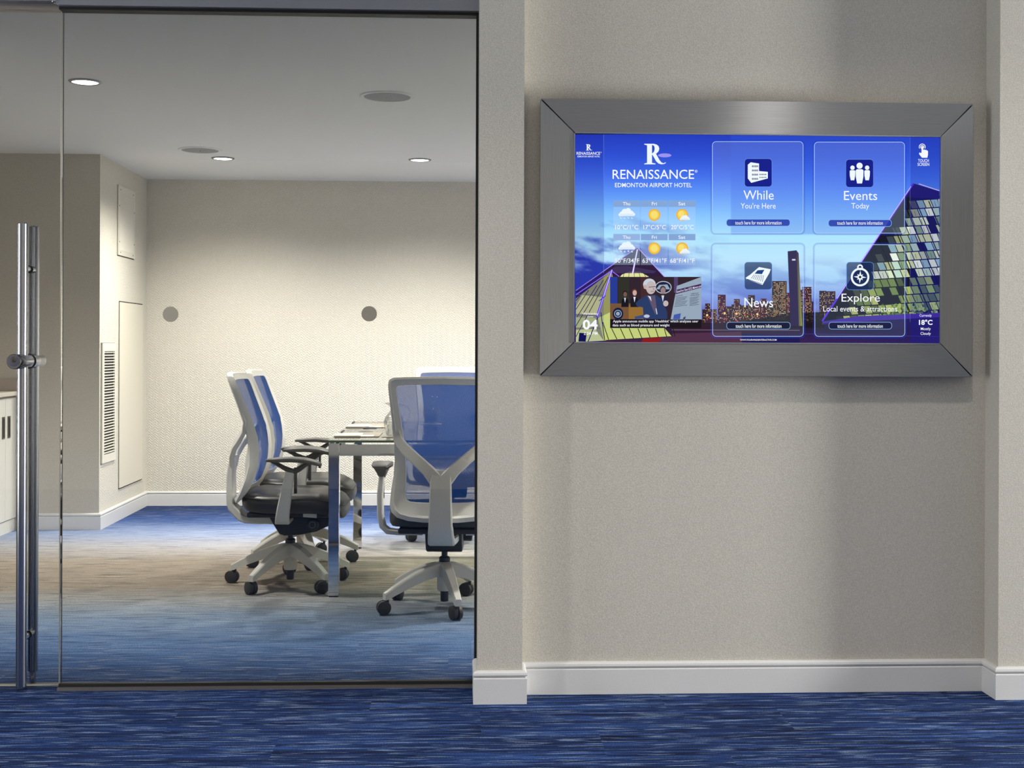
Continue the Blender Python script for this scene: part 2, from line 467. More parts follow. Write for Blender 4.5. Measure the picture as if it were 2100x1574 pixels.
for z in (1.487, 0.186):
    dpart(MB().lathe([(0.0125, 4.535), (0.0125, 4.574)], (HX, 0, z), 20, 'y'), 'standoff', 'steel', smooth=True)
    dpart(MB().lathe([(0.014, 4.570), (0.014, 4.5735)], (HX, 0, z), 20, 'y'), 'washer', 'rubber', smooth=True)
    dpart(MB().lathe([(0.014, 4.5865), (0.014, 4.590)], (HX, 0, z), 20, 'y'), 'washer', 'rubber', smooth=True)
    dpart(MB().lathe([(0.0125, 4.587), (0.0125, 4.625)], (HX, 0, z), 20, 'y'), 'standoff', 'steel', smooth=True)
dpart(MB().lathe([(0.024, 4.434), (0.026, 4.437), (0.026, 4.570)], (HX, 0, 1.16), 32, 'y'), 'lock_barrel', 'steel', smooth=True)
dpart(MB().lathe([(0.0272, 4.569), (0.0272, 4.5735)], (HX, 0, 1.16), 32, 'y'), 'washer', 'rubber', smooth=True)
dpart(MB().lathe([(0.026, 4.588), (0.026, 4.700), (0.022, 4.706)], (HX, 0, 1.16), 32, 'y'), 'lock_barrel', 'steel', smooth=True)
kp = dpart(MB().lathe([(0.020, 4.4335), (0.020, 4.4325), (0.0165, 4.432)], (HX, 0, 1.163), 28, 'y'), 'lock_face', plain('lock_face_metal', (112, 110, 122), 0.4, 0.8), smooth=True)
dpart(MB().lathe([(0.0095, 4.4325), (0.0085, 4.4295)], (HX, 0, 1.168), 24, 'y'), 'key_plug', 'nickel', smooth=True)
dpart(MB().box(HX - 0.0012, HX + 0.0012, 4.4285, 4.431, 1.158, 1.167), 'key_slot', 'gap')

# unseen window panes added at the corridor ends, before the fill lights
for i, (x, ya, yb, zt) in enumerate(((CXR + 0.03, 2.74, 3.36, 1.80), (CXL - 0.03, 1.6, 3.6, 2.20))):
    o = struct(MB().box(x - 0.004, x + 0.004, ya, yb, 0.30, zt).build('window_%d' % (3 + i), 'glass'), 'tall window at the corridor end')
    for y in (ya, yb - 0.03):
        MB().box(x - 0.03, x + 0.03, y, y + 0.03, 0.30, zt).build('window_frame', 'trim_white', o)

# ------------------------------------------------------------------ the display
TX0, TX1, TZ0, TZ1 = 0.285, 1.811, 1.116, 2.077
SX0, SX1, SZ0, SZ1 = 0.402, 1.697, 1.231, 1.962
TY = 4.385
disp = empty('display_screen', (1.05, YN, TZ0), label='wall-mounted touch display in a wide brushed aluminium frame in the niche', cat='screen')
def tpart(m, name, mat, parent=None, **kw):
    if parent is None:
        m.v = [(x - 1.05, y - YN, z - TZ0) for x, y, z in m.v]; parent = disp
    else:
        m.v = [(x - 1.05, y - YN, z - TZ0) for x, y, z in m.v]
    return m.build(name, mat, parent, **kw)
def rail(quad, mat):
    # outer edge a-b, inner edge c-d, in the x-z plane; tiny gap at the mitres
    cx = sum(p[0] for p in quad) / 4; cz = sum(p[1] for p in quad) / 4
    m = MB(); m.prism(quad, 'y', TY, TY + 0.022)
    return tpart(m, 'frame_rail', mat, bevel=0.0012)
g = 0.0016
rail([(TX0 + g * 1.4, TZ1), (TX1 - g * 1.4, TZ1), (SX1 - g * .6, SZ1), (SX0 + g * .6, SZ1)], 'brushed_x')
rail([(TX0 + g * 1.4, TZ0), (SX0 + g * .6, SZ0), (SX1 - g * .6, SZ0), (TX1 - g * 1.4, TZ0)], 'brushed_x')
rail([(TX0, TZ1 - g * 1.4), (SX0, SZ1 - g * .6), (SX0, SZ0 + g * .6), (TX0, TZ0 + g * 1.4)], 'brushed_z')
rail([(TX1, TZ1 - g * 1.4), (TX1, TZ0 + g * 1.4), (SX1, SZ0 + g * .6), (SX1, SZ1 - g * .6)], 'brushed_z')
tpart(MB().box(TX0 + 0.004, TX1 - 0.004, TY + 0.010, YN - 0.001, TZ0 + 0.004, TZ1 - 0.004), 'housing', 'gap')
m = MB(); w_ = 0.0035
for q in ((SX0 - .0005, SX1 + .0005, SZ1 - w_, SZ1 + .0005), (SX0 - .0005, SX1 + .0005, SZ0 - .0005, SZ0 + w_), (SX0 - .0005, SX0 + w_, SZ0, SZ1), (SX1 - w_, SX1 + .0005, SZ0, SZ1)):
    m.box(q[0], q[1], TY - 0.0025, TY + 0.012, q[2], q[3])
tpart(m, 'inner_lip', 'header')

# --- picture on the screen, drawn on the plane y = YS in photograph pixels
YS = TY + 0.0085
def P(u, v):
    a, b = u - 1050.0, HORIZ - v
    c, s = math.cos(ROLL), math.sin(ROLL)
    a, b = c * a - s * b, s * a + c * b
    x = a * math.cos(YAW) + FPX * math.sin(YAW); y = -a * math.sin(YAW) + FPX * math.cos(YAW)
    k = YS / y
    return (k * x, CAMH + k * b)

class Pic:
    """flat coloured polygons and lettering that make up one piece of the picture"""
    def __init__(s, layer): s.v = []; s.f = []; s.c = []; s.y = YS - 0.0006 * layer; s.n = 0; s.step = True
    def poly(s, pts, rgb, a=1.0):
        o = len(s.v); cols = rgb if isinstance(rgb, list) else [rgb] * len(pts)
        yy = s.y - 1e-5 * s.n
        if s.step: s.n += 1
        for (u, v), c in zip(pts, cols):
            x, z = P(u, v); s.v.append((x - 1.05, yy - YN, z - TZ0)); s.c.append((*lin(c), a))
        s.f.append(tuple(range(o, o + len(pts)))); return s
    def rect(s, u0, v0, u1, v1, rgb, a=1.0): return s.poly([(u0, v0), (u1, v0), (u1, v1), (u0, v1)], rgb, a)
    def line(s, p, q, w, rgb, a=1.0, w2=None):
        d = Vector((q[0] - p[0], q[1] - p[1])); n = Vector((-d.y, d.x)).normalized()
        h = w / 2; h2 = (w2 if w2 is not None else w) / 2
        return s.poly([(p[0] + n.x * h, p[1] + n.y * h), (q[0] + n.x * h2, q[1] + n.y * h2), (q[0] - n.x * h2, q[1] - n.y * h2), (p[0] - n.x * h, p[1] - n.y * h)], rgb, a)
    def disc(s, u, v, r, rgb, a=1.0, ry=None, n=24, rot=0.0):
        ry = r if ry is None else ry
        return s.poly([(u + r * math.cos(2 * math.pi * k / n + rot), v + ry * math.sin(2 * math.pi * k / n + rot)) for k in range(n)], rgb, a)
    def ring(s, u, v, r0, r1, rgb, a=1.0, n=28, a0=0.0, a1=2 * math.pi):
        keep = s.step; s.step = False
        for k in range(n):
            p, q = a0 + (a1 - a0) * k / n, a0 + (a1 - a0) * (k + 1) / n
            s.poly([(u + r0 * math.cos(p), v + r0 * math.sin(p)), (u + r1 * math.cos(p), v + r1 * math.sin(p)), (u + r1 * math.cos(q), v + r1 * math.sin(q)), (u + r0 * math.cos(q), v + r0 * math.sin(q))], rgb, a)
        s.step = keep; s.n += 1
        return s
    @staticmethod
    def rr(u0, v0, u1, v1, r, n=6):
        out = []
        for cx, cy, a0 in ((u1 - r, v0 + r, -90), (u1 - r, v1 - r, 0), (u0 + r, v1 - r, 90), (u0 + r, v0 + r, 180)):
            for k in range(n + 1):
                a = R(a0 + 90.0 * k / n); out.append((cx + r * math.cos(a), cy + r * math.sin(a)))
        return out
    def rrect(s, u0, v0, u1, v1, r, rgb, a=1.0): return s.poly(Pic.rr(u0, v0, u1, v1, r), rgb, a)
    def rline(s, u0, v0, u1, v1, r, w, rgb, a=1.0):
        A = Pic.rr(u0, v0, u1, v1, r); B = Pic.rr(u0 + w, v0 + w, u1 - w, v1 - w, max(0.3, r - w))
        keep = s.step; s.step = False
        for k in range(len(A)):
            j = (k + 1) % len(A); s.poly([A[k], A[j], B[j], B[k]], rgb, a)
        s.step = keep; s.n += 1
        return s
    def text(s, body, u0, v0, u1, v1, rgb=(245, 248, 255), bold=0.0, shear=None):
        me = glyphs(body, bold)
        xs = [p.co.x for p in me.vertices]; ys = [p.co.y for p in me.vertices]
        ax, bx, ay, by = min(xs), max(xs), min(ys), max(ys); c = lin(rgb)
        host = s; s = Pic(0); s.y = host.y; o = 0
        for p in me.vertices:
            fx = (p.co.x - ax) / (bx - ax); fy = (by - p.co.y) / (by - ay)
            u = u0 + fx * (u1 - u0); v = v0 + fy * (v1 - v0) + (shear * fx if shear else 0)
            x, z = P(u, v); s.v.append((x - 1.05, s.y - YN, z - TZ0)); s.c.append((*c, 1.0))
        for q in me.polygons: s.f.append(tuple(i + o for i in q.vertices))
        bpy.data.meshes.remove(me); s.build('lettering', screen); return host
    def build(s, name, parent, label=None):
        if not s.f: return None
        me = bpy.data.meshes.new(name); me.from_pydata(s.v, [], s.f); me.materials.append(M['screen'])
        at = me.color_attributes.new('Col', 'FLOAT_COLOR', 'POINT')
        at.data.foreach_set('color', [x for c in s.c for x in c])
        me.update()
        o = bpy.data.objects.new(name, me); COL.objects.link(o); o.parent = parent
        if label: o['label'] = label
        s.v, s.f, s.c = [], [], []; s.n = 0; s.step = True
        return o

def glyphs(body, bold):
    cu = bpy.data.curves.new('lettering', 'FONT'); cu.body = body; cu.offset = bold; cu.resolution_u = 3
    ob = bpy.data.objects.new('lettering', cu); COL.objects.link(ob)
    dg = bpy.context.evaluated_depsgraph_get(); dg.update()
    me = bpy.data.meshes.new_from_object(ob.evaluated_get(dg))
    bpy.data.objects.remove(ob); bpy.data.curves.remove(cu)
    return me

def lerp(a, b, t): return tuple(x + (y - x) * t for x, y in zip(a, b))
def grad(stops, x):
    for (p, c), (q, d) in zip(stops, stops[1:]):
        if x <= q: return lerp(c, d, max(0.0, (x - p) / (q - p)))
    return stops[-1][1]
SKY = [(276, (38, 62, 190)), (320, (48, 82, 212)), (360, (68, 112, 236)), (400, (98, 154, 250)), (440, (134, 196, 255)), (485, (176, 230, 255)), (530, (190, 232, 255)), (575, (170, 212, 250)), (605, (140, 168, 232)), (640, (120, 130, 205)), (704, (90, 90, 160))]
U0, V0, U1, V1 = 1179.0, 275.5, 1927.5, 703.0
NX_, NY_ = 200, 120
sky = Pic(0)
def skycol(u, v):
    c = grad(SKY, v)
    q = (v + (u - 1300) * -0.10)
    n = noise.fractal(Vector((u * 0.009, q * 0.032, 3.7)), 0.9, 2.1, 5)
    n2 = noise.fractal(Vector((u * 0.004 + 9, q * 0.012, 1.2)), 1.0, 2.0, 4)
    band = max(0.0, min(1.0, (v - 435) / 60.0)) * max(0.0, min(1.0, (668 - v) / 40.0))
    left = max(0.0, min(1.0, (1500 - u) / 240.0)); right = 0.35 * max(0.0, min(1.0, (v - 520) / 60.0))
    k = max(0.0, min(1.0, (n * 1.1 + n2 * 0.9 + 0.34 * left + 0.05) * 1.5)) * band * max(left, right)
    c = lerp(c, (42, 58, 168), k * 0.95)
    if u > 1500 and v < 480: c = lerp(c, (52, 96, 226), 0.28)
    return c
for j in range(NY_ + 1):
    for i in range(NX_ + 1):
        u = U0 + (U1 - U0) * i / NX_; v = V0 + (V1 - V0) * j / NY_
        x, z = P(u, v); sky.v.append((x - 1.05, sky.y - YN, z - TZ0)); sky.c.append((*lin(skycol(u, v)), 1.0))
for j in range(NY_):
    for i in range(NX_):
        a = j * (NX_ + 1) + i; sky.f.append((a, a + NX_ + 1, a + NX_ + 2, a + 1))
screen = sky.build('screen', disp, 'glowing blue dusk sky picture')

p = Pic(1)   # dusk ground
p.poly([(1179, 668), (1430, 655), (1600, 658), (1927, 655), (1927, 703), (1179, 703)], [(60, 40, 60), (52, 36, 40), (34, 26, 34), (36, 28, 80), (44, 34, 96), (70, 40, 70)])
p.poly([(1360, 684), (1520, 680), (1522, 703), (1330, 703)], (82, 50, 74))
p.poly([(1522, 684), (1640, 688), (1640, 703), (1522, 703)], (34, 28, 84))
p.line((1365, 676), (1640, 677), 1.3, (120, 104, 120)); p.line((1640, 684), (1925, 690), 1.0, (60, 56, 130))
p.poly([(1330, 672), (1352, 668), (1362, 685), (1350, 702), (1315, 702)], (140, 30, 34))
p.build('picture_ground', screen)

p = Pic(2)   # skyline
rs = random.Random(3)
bl = [(1440, 1448, 634), (1446, 1456, 622), (1455, 1470, 634), (1472, 1488, 604), (1488, 1502, 628), (1500, 1520, 624), (1505, 1517, 613), (1518, 1536, 626), (1534, 1548, 605), (1546, 1560, 622), (1560, 1572, 612), (1570, 1584, 622), (1583, 1613, 576), (1612, 1622, 600), (1640, 1652, 594), (1645, 1664, 588), (1650, 1668, 618), (1680, 1694, 596), (1692, 1713, 597), (1664, 1684, 640)]
for (a, b, v) in bl:
    base = (rs.randint(50, 78), rs.randint(34, 46), rs.randint(44, 60))
    p.poly([(a, v), (b, v), (b, 662), (a, 662)], base)
p.step = False
for (a, b, v) in bl:
    y = v + 2.5
    while y < 655:
        x = a + 1.2
        while x < b - 1.5:
            if rs.random() < (0.62 if a in (1583,) else 0.36):
                p.rect(x, y, x + 1.1, y + 1.3, rs.choice([(255, 226, 160), (255, 240, 205), (232, 190, 120), (240, 160, 96)]))
            x += 2.3
        y += 3.0
p.n += 1
for k in range(70):
    x = rs.uniform(1440, 1690); y = rs.uniform(640, 662)
    p.disc(x, y, rs.uniform(0.5, 1.3), rs.choice([(255, 190, 90), (255, 230, 170), (250, 140, 60), (190, 230, 200), (255, 90, 80)]), n=6)
p.n += 1; p.step = True
for x, y in ((1450, 646), (1486, 642), (1510, 643), (1553, 644), (1614, 645), (1656, 656)): p.disc(x, y, 2.4, (255, 214, 130), n=10)
p.poly([(1520, 662), (1540, 655), (1590, 648), (1620, 640), (1690, 640), (1690, 672), (1520, 672)], (30, 24, 28), 0.93)
p.build('picture_skyline', screen, 'city skyline with lit windows')

p = Pic(3)   # tall monument
p.poly([(1615, 515), (1633, 513), (1638, 668), (1621, 668)], (44, 28, 74))
p.poly([(1633, 513), (1637.5, 519), (1645, 668), (1638, 668)], [(60, 34, 70), (70, 40, 70), (150, 150, 70), (90, 90, 50)])
p.rect(1624, 531, 1631, 534, (226, 222, 236))
p.build('picture_tower', screen)

p = Pic(3)   # left glass pyramids
p.poly([(1307, 506), (1181, 596), (1181, 702), (1379, 690), (1364, 570)], (48, 32, 62))
p.poly([(1275, 563), (1290, 557), (1312, 557), (1330, 567), (1330, 580), (1262, 580)], (226, 226, 160))
for k in range(5): p.line((1280 + k * 10, 558), (1276 + k * 13, 579), 0.9, (40, 34, 30))
p.poly([(1240, 560), (1262, 546), (1288, 545), (1346, 556), (1340, 560)], (66, 52, 92), 0.9)
p.poly([(1254, 556), (1181, 612), (1181, 702), (1243, 698), (1262, 590)], (150, 150, 92))
L = [(1190, 606, 1181, 616), (1207, 595, 1181, 634), (1224, 585, 1183, 650), (1237, 574, 1181, 668), (1247, 568, 1181, 690)]
p.poly([(1194, 604), (1238, 610), (1228, 645), (1181, 643), (1181, 628)], (206, 208, 128))
p.poly([(1181, 650), (1222, 652), (1212, 672), (1181, 672)], (190, 200, 120))
p.poly([(1181, 676), (1220, 674), (1238, 698), (1181, 701)], (216, 226, 146))
for a, b, c, d in L: p.line((a, b), (c, d), 1.4, (30, 28, 24))
for v in (604, 646, 672): p.line((1181, v), (1236, v + 1), 1.0, (96, 96, 56))
p.poly([(1226, 652), (1251, 640), (1251, 672), (1362, 672), (1377, 689), (1238, 697)], (196, 208, 124))
for k in range(9): p.line((1236 + k * 18, 673 if k else 660), (1248 + k * 17, 696 - k * 0.8), 1.6, (34, 32, 24))
p.line((1232, 640), (1240, 697), 1.6, (26, 24, 20)); p.line((1226, 650), (1206, 700), 1.8, (24, 22, 20))
p.poly([(1188, 682), (1203, 683), (1201, 700), (1186, 700)], (16, 16, 18))
p.line((1307, 507), (1181, 595.5), 1.6, (170, 140, 255)); p.line((1307, 507), (1363, 568), 1.6, (190, 160, 255))
p.line((1307, 511), (1297, 562), 2.6, (206, 190, 255), w2=3.2); p.line((1307, 511), (1297, 562), 1.1, (250, 246, 255))
p.line((1254, 555), (1181, 604), 2.0, (150, 120, 255)); p.line((1254, 555), (1270, 567), 1.6, (150, 110, 250))
p.line((1255, 553), (1224, 650), 4.2, (92, 60, 250), w2=5.0); p.line((1255, 553), (1225, 648), 1.8, (214, 190, 255))
p.line((1228, 617), (1242, 606), 1.5, (50, 50, 200))
p.build('picture_pyramid', screen, 'lit glass pyramid with violet neon edges')

p = Pic(3)   # right glass pyramid
APX = (1873, 376)
def edge(v): return 1873 + (v - 376) * (1686 - 1873) / (660 - 376.0)
p.poly([APX, (1926, 392), (1926, 650), (1686, 661)], (26, 26, 40))
p.poly([APX, (1926, 392), (1926, 408), (1857, 404)], (36, 30, 92))
rg = random.Random(11); p.step = False
v = 412.0
while v < 640:
    vn = v + 17.5
    ncol = 14; ul, ul2 = edge(v) + 10, edge(vn) + 10
    x = ul + 4
    k = 0
    while x < 1926:
        w = 15.0
        t_ = (v - 412) / 228.0
        sk = 6.5
        inside = x - edge(v)
        br = max(0.0, min(1.0, (inside - 8) / 26.0))
        if rg.random() < 0.90 and br > 0.05:
            c = rg.choice([(222, 238, 200), (240, 250, 235), (196, 226, 206), (168, 212, 226), (222, 234, 170), (140, 170, 130)])
            if v > 560: c = rg.choice([(178, 198, 110), (140, 166, 90), (206, 216, 130), (84, 104, 62), (116, 140, 80)])
            c = lerp((28, 30, 36), c, br * rg.uniform(0.75, 1.0))
            q = [(x, v + 1.2 - (x - 1850) * 0.06), (x + w - 1.8, v + 1.2 - (x + w - 1850) * 0.06), (x + w - 1.8 + sk, vn - 1.4 - (x + w - 1850) * 0.06), (x + sk, vn - 1.4 - (x - 1850) * 0.06)]
            q = [(min(1926, a), b) for a, b in q]
            p.poly(q, c)
            if br > 0.3 and rg.random() < 0.5:
                hx = x + rg.uniform(2, 9)
                if hx < 1922: p.n += 1; p.line((hx, v + 4 - (x - 1850) * .06), (hx + 3, vn - 3 - (x - 1850) * .06), 0.8, (60, 66, 60)); p.n -= 1
        x += w; k += 1
    v = vn
p.n += 2; p.step = True
for k in range(6):   # slanting mullions
    x0 = 1800 + k * 26
    a = max(412.0, 376 + (1873 - x0) * (660 - 376) / (1873 - 1686.0))
    p.line((x0, a), (min(1926, x0 + (640 - a) * 0.42), a + (min(1926, x0 + (640 - a) * 0.42) - x0) / 0.42), 2.0, (18, 18, 22))
p.step = False
for k in range(60):
    p.disc(rg.uniform(1800, 1922), rg.uniform(622, 646), rg.uniform(1.5, 4), rg.choice([(120, 150, 70), (70, 100, 50), (160, 180, 96), (40, 56, 36)]), n=7)
p.step = True; p.n += 1
p.poly([(1686, 659), (1760, 648), (1926, 641), (1926, 652), (1686, 665)], (72, 50, 160))
p.poly([(1686, 663), (1926, 650), (1926, 672), (1720, 674)], (40, 32, 88))
p.line(APX, (1686, 658), 3.4, (92, 52, 236)); p.line((1868, 382), (1716, 612), 1.3, (226, 206, 255)); p.line((1884, 377), (1926, 391), 1.6, (226, 206, 255))
p.build('picture_pyramid', screen, 'large lit glass pyramid at the right')

p = Pic(4)   # darker side strips
p.rect(1179, 275.5, 1238, 703, (24, 26, 150), 0.30); p.rect(1237.4, 276, 1238.4, 560, (110, 140, 240), 0.5); p.build('side_strip', screen)
p.rect(1866, 275.5, 1927.5, 703, (24, 26, 150), 0.30); p.rect(1865.6, 276, 1866.4, 660, (110, 140, 240), 0.4); p.build('side_strip', screen)

WHT = (246, 249, 255)
# weather table
p = Pic(5); q = Pic(6); w = Pic(7)
days = ('Thu', 'Fri', 'Sat'); cols = (1257.5, 1314, 1371)
temps = (('10°C/1°C', '17°C/5°C', '20°C/5°C'), ('50°F/34°F', '63°F/41°F', '68°F/41°F'))
tx = (((1261.5, 1308.5), (1319, 1365), (1375.5, 1422)), ((1260.5, 1310.5), (1317, 1367), (1374, 1424)))
dx = ((1277, 1292), (1336.5, 1346.5), (1391, 1405))
def cloud(pic, u, v, s):
    for a, b, r in ((-10, 3, 5), (-4, -1, 6.5), (3, -3, 6), (9, 2, 5.5), (14, 4, 3.2), (-14, 5, 3)):
        pic.disc(u + a * s, v + b * s, r * s, (236, 246, 255), n=14)
    pic.rect(u - 14 * s, v + 3 * s, u + 14 * s, v + 7.5 * s, (222, 236, 250))
for r in (0, 1):
    y = 411 + r * 68.6
    for c in range(3):
        p.rect(cols[c], y, cols[c] + 54.8, y + 13, (134, 168, 216) if (r, c) != (1, 0) else (150, 180, 226))
        p.rect(cols[c], y + 13, cols[c] + 54.8, y + 63.5, (200, 226, 255), 0.20)
        w.text(days[c], dx[c][0], y + 3.3, dx[c][1], y + 10.2, WHT, 0.006)
        
        if c == 0:
            cloud(q, cols[c] + 27.5, y + 24.5, 1.0)
            for k in range(4): q.disc(cols[c] + 16 + 7.5 * k, y + 35 + (k % 2), 1.9, (226, 238, 250), n=10)
            for k in range(4): q.disc(cols[c] + 16.5 + 7.5 * k, y + 34.4 + (k % 2), 1.0, (120, 150, 200), n=8)
        else:
            pts = []
            for k in range(48):
                rr_ = 13.0 if k % 2 else 11.6; a = 2 * math.pi * k / 48; pts.append((cols[c] + 27.5 + rr_ * math.cos(a), y + 29.5 + rr_ * math.sin(a)))
            q.poly(pts, (238, 180, 60)); q.disc(cols[c] + 27.5, y + 29.5, 9.8, (244, 208, 90))
        p.build('weather_cell', screen); q.build('weather_icon', screen)
w2 = Pic(8)
for r in (0, 1):
    y = 411 + r * 68.6
    for c in range(3): w2.text(temps[r][c], tx[r][c][0], y + 49.8, tx[r][c][1], y + 59.3, WHT, 0.006)
    cloud(w2, cols[2] + 33, y + 35.5, 0.62); w2.build('cloud_icon', screen)
    w2.disc(cols[1] + 27.5, y + 29.5, 7, (248, 226, 120)); w2.build('sun_glow', screen); w2.disc(cols[2] + 25.5, y + 27.5, 6, (248, 226, 120)); w2.build('sun_glow', screen)

# hotel logo
def serif_R(pic, u0, v0, u1, v1, rgb):
    W_, H_ = u1 - u0, v1 - v0
    X = lambda x: u0 + x * W_
    Y = lambda y: v0 + y * H_
    pic.poly([(X(0), Y(0)), (X(.34), Y(0)), (X(.36), Y(.055)), (X(.36), Y(.93)), (X(.52), Y(.96)), (X(.52), Y(1)), (X(0), Y(1)), (X(0), Y(.965)), (X(.13), Y(.93)), (X(.13), Y(.07)), (X(0), Y(.035))], rgb)
    out = [(.3, 0), (.45, 0.0), (.58, .04), (.67, .12), (.70, .24), (.67, .36), (.58, .46), (.46, .52), (.3, .54)]
    inn = [(.3, .055), (.37, .055), (.44, .085), (.475, .15), (.485, .24), (.47, .34), (.43, .42), (.37, .465), (.3, .48)]
    for k in range(len(out) - 1):
        pic.poly([(X(a), Y(b)) for a, b in (out[k], out[k + 1], inn[k + 1], inn[k])], rgb)
    pic.poly([(X(a), Y(b)) for a, b in ((.36, .50), (.55, .49), (.62, .62), (.70, .78), (.80, .91), (.90, .95), (1.0, .90), (1.0, .94), (.93, .985), (.80, 1.0), (.66, .96), (.55, .85), (.46, .68))], rgb)
p = Pic(5); serif_R(p, 1321, 295, 1365, 337, (238, 248, 255)); p.build('hotel_logo', screen); p.disc(1363, 318.7, 13.6, (158, 148, 240), ry=4.0, rot=-0.0); p.build('logo_ellipse', screen)
p.text('RENAISSANCE', 1256, 348, 1423, 367, WHT, 0.004); p.ring(1427.3, 351.2, 2.0, 2.7, WHT); p.disc(1427.3, 351.2, 0.9, WHT); p.build('registered_mark', screen)
p.text('EDMONTON AIRPORT HOTEL', 1261, 375, 1418.5, 384, WHT, 0.006)
serif_R(p, 1201.5, 296, 1214.3, 308.6, (238, 248, 255)); p.build('hotel_logo', screen)
p.text('RENAISSANCE', 1182.3, 311.5, 1230.5, 317.6, WHT, 0.008); p.ring(1232.5, 312.6, .6, 1.0, WHT); p.build('registered_mark', screen)
p.text('EDMONTON AIRPORT HOTEL', 1184, 319.4, 1230, 322.6, WHT, 0.008)

# touch-screen mark, date, weather now, web address
p = Pic(6)
p.ring(1890.5, 301.5, 2.6, 3.9, WHT); p.ring(1890.5, 301.5, 5.4, 6.8, WHT, a0=R(150), a1=R(390))
p.poly([(1889, 300), (1892.4, 300), (1892.6, 308), (1895, 306.5), (1896.6, 308), (1898.6, 307.2), (1900, 309), (1901.8, 309), (1902.4, 311), (1902.2, 318), (1901, 323.6), (1890, 323.6), (1884, 316), (1884.6, 313), (1889, 314)], WHT); p.build('touch_icon', screen)
p.text('TOUCH', 1882, 326.4, 1904, 332.7, WHT, 0.008); p.text('SCREEN', 1881, 334, 1905, 340.2, WHT, 0.008)
p.text('Currently', 1885, 644, 1910, 650.6, WHT, 0.004); p.text('18°C', 1883.8, 655, 1911.5, 666, WHT, 0.03)
p.text('Mostly', 1887.5, 671, 1908, 678.4, WHT, 0.004); p.text('Cloudy', 1887, 680.6, 1908, 688, WHT, 0.004)
p.text('WWW.FOURWINDSINTERACTIVE.COM', 1517, 694.9, 1592, 698.2, WHT, 0.008)
p.text('Wednesday', 1194, 640.6, 1226, 646.4, WHT, 0.008); p.text('June', 1204, 647.2, 1216.5, 651.4, WHT, 0.008)
p.text('04', 1194.7, 655, 1225.4, 675.5, WHT, 0.03); p.text('2:04 PM', 1197, 680.2, 1225, 686.4, WHT, 0.008)

# four menu tiles
tiles = [(1460, 290, 1647, 478), (1669, 291, 1855, 478.5), (1460.5, 501, 1647.5, 690), (1670, 501, 1855.5, 690)]
for i, (a, b, c, d) in enumerate(tiles):
    p = Pic(5)
    p.rline(a - 3.5, b - 3.5, c + 3.5, d + 3.5, 10, 3.5, (30, 60, 190), 0.28)
    p.rrect(a, b, c, d, 8, (190, 220, 255), 0.09 if i < 2 else 0.035)
    p.rline(a, b, c, d, 8, 1.1, (186, 216, 255), 0.85)
    bx = (a + 29, c - 27, b + 159, b + 174)
    p.rrect(bx[0], bx[2], bx[1], bx[3], 6, (38, 58, 168) if i < 2 else (18, 24, 56), 0.92 if i < 2 else 0.75)
    p.rline(bx[0], bx[2], bx[1], bx[3], 6, 0.9, (150, 196, 250), 0.9)
    p.build('menu_tile', screen)
q = Pic(6); w = Pic(7)
for i, (a, b, c, d) in enumerate(((1526, 325, 1583, 383.5), (1733.5, 326.5, 1791, 384.5), (1526, 537, 1583, 594), (1735, 537, 1791, 594.5))):
    q.rrect(a, b, c, d, 7, (26, 34, 140) if i < 2 else (24, 44, 92), 1.0 if i < 2 else 0.82); q.rline(a, b, c, d, 7, 0.9, (110, 160, 240), 0.8); q.build('icon_plate', screen)
ICN = (240, 250, 255)
w.poly([(1533, 338), (1539, 333), (1556, 335.5), (1556, 351), (1574, 352.5), (1574, 366), (1540, 375), (1533, 366)], ICN)
w.step = False
for r in range(4):
    for k in range(5): w.rect(1541.8 + 2.6 * k, 339.2 + 8.6 * r, 1543.3 + 2.6 * k, 343 + 8.6 * r, (30, 34, 80))
for k in range(6): w.rect(1557 + 2.5 * k, 356.6, 1558.4 + 2.5 * k, 359.2, (30, 34, 80)); w.rect(1557 + 2.5 * k, 362.8, 1558.4 + 2.5 * k, 365, (30, 34, 80))
w.build('building_icon', screen)
for u, v, s in ((1747.5, 344, .78), (1777.5, 344, .78), (1762, 340, 1.1)):
    w.disc(u, v, 5.7 * s, ICN); w.poly([(u - 7.4 * s, v + 9 * s), (u - 5 * s, v + 6.6 * s), (u + 5 * s, v + 6.6 * s), (u + 7.4 * s, v + 9 * s), (u + 7 * s, v + 21 * s), (u + 4.6 * s, v + 33 * s), (u - 4.6 * s, v + 33 * s), (u - 7 * s, v + 21 * s)], ICN)
w.build('people_icon', screen)
w.poly([(1529, 569), (1538, 563), (1556, 547.5), (1580, 552), (1577, 560), (1563, 584), (1530, 572)], ICN)
w.poly([(1553, 554), (1567, 553), (1562, 562), (1547, 561)], (34, 70, 130))
for k in range(7): w.line((1546 + k * 3.2, 563 + k * 0.2), (1540 + k * 3.8, 571 + k * 1.1), 0.9, (40, 70, 120))
w.line((1531, 572), (1562, 582), 1.0, (40, 70, 120)); w.build('newspaper_icon', screen)
w.ring(1763, 568, 15, 19, ICN); w.ring(1763, 548, 3, 6, ICN)
for k in range(8):
    a = math.pi / 4 * k + 0.06; r_ = 13 if k % 2 == 0 else 8.5
    n_ = Vector((-math.sin(a), math.cos(a))); e = Vector((math.cos(a), math.sin(a)))
    w.poly([(1763 + n_.x * 3.2, 568 + n_.y * 3.2), (1763 + e.x * r_, 568 + e.y * r_), (1763 - n_.x * 3.2, 568 - n_.y * 3.2)], ICN)
w.build('compass_icon', screen)
p = Pic(8); p.disc(1763, 568, 2.6, (24, 34, 60)); p.build('compass_hub', screen)
p.text('While', 1524, 390.6, 1586, 409.5, WHT); p.text("You're Here", 1518.5, 416.2, 1590, 427.8, WHT)
p.text('Events', 1730, 391.8, 1798, 410.5, WHT); p.text('Today', 1745, 416.6, 1781.5, 431.2, WHT)
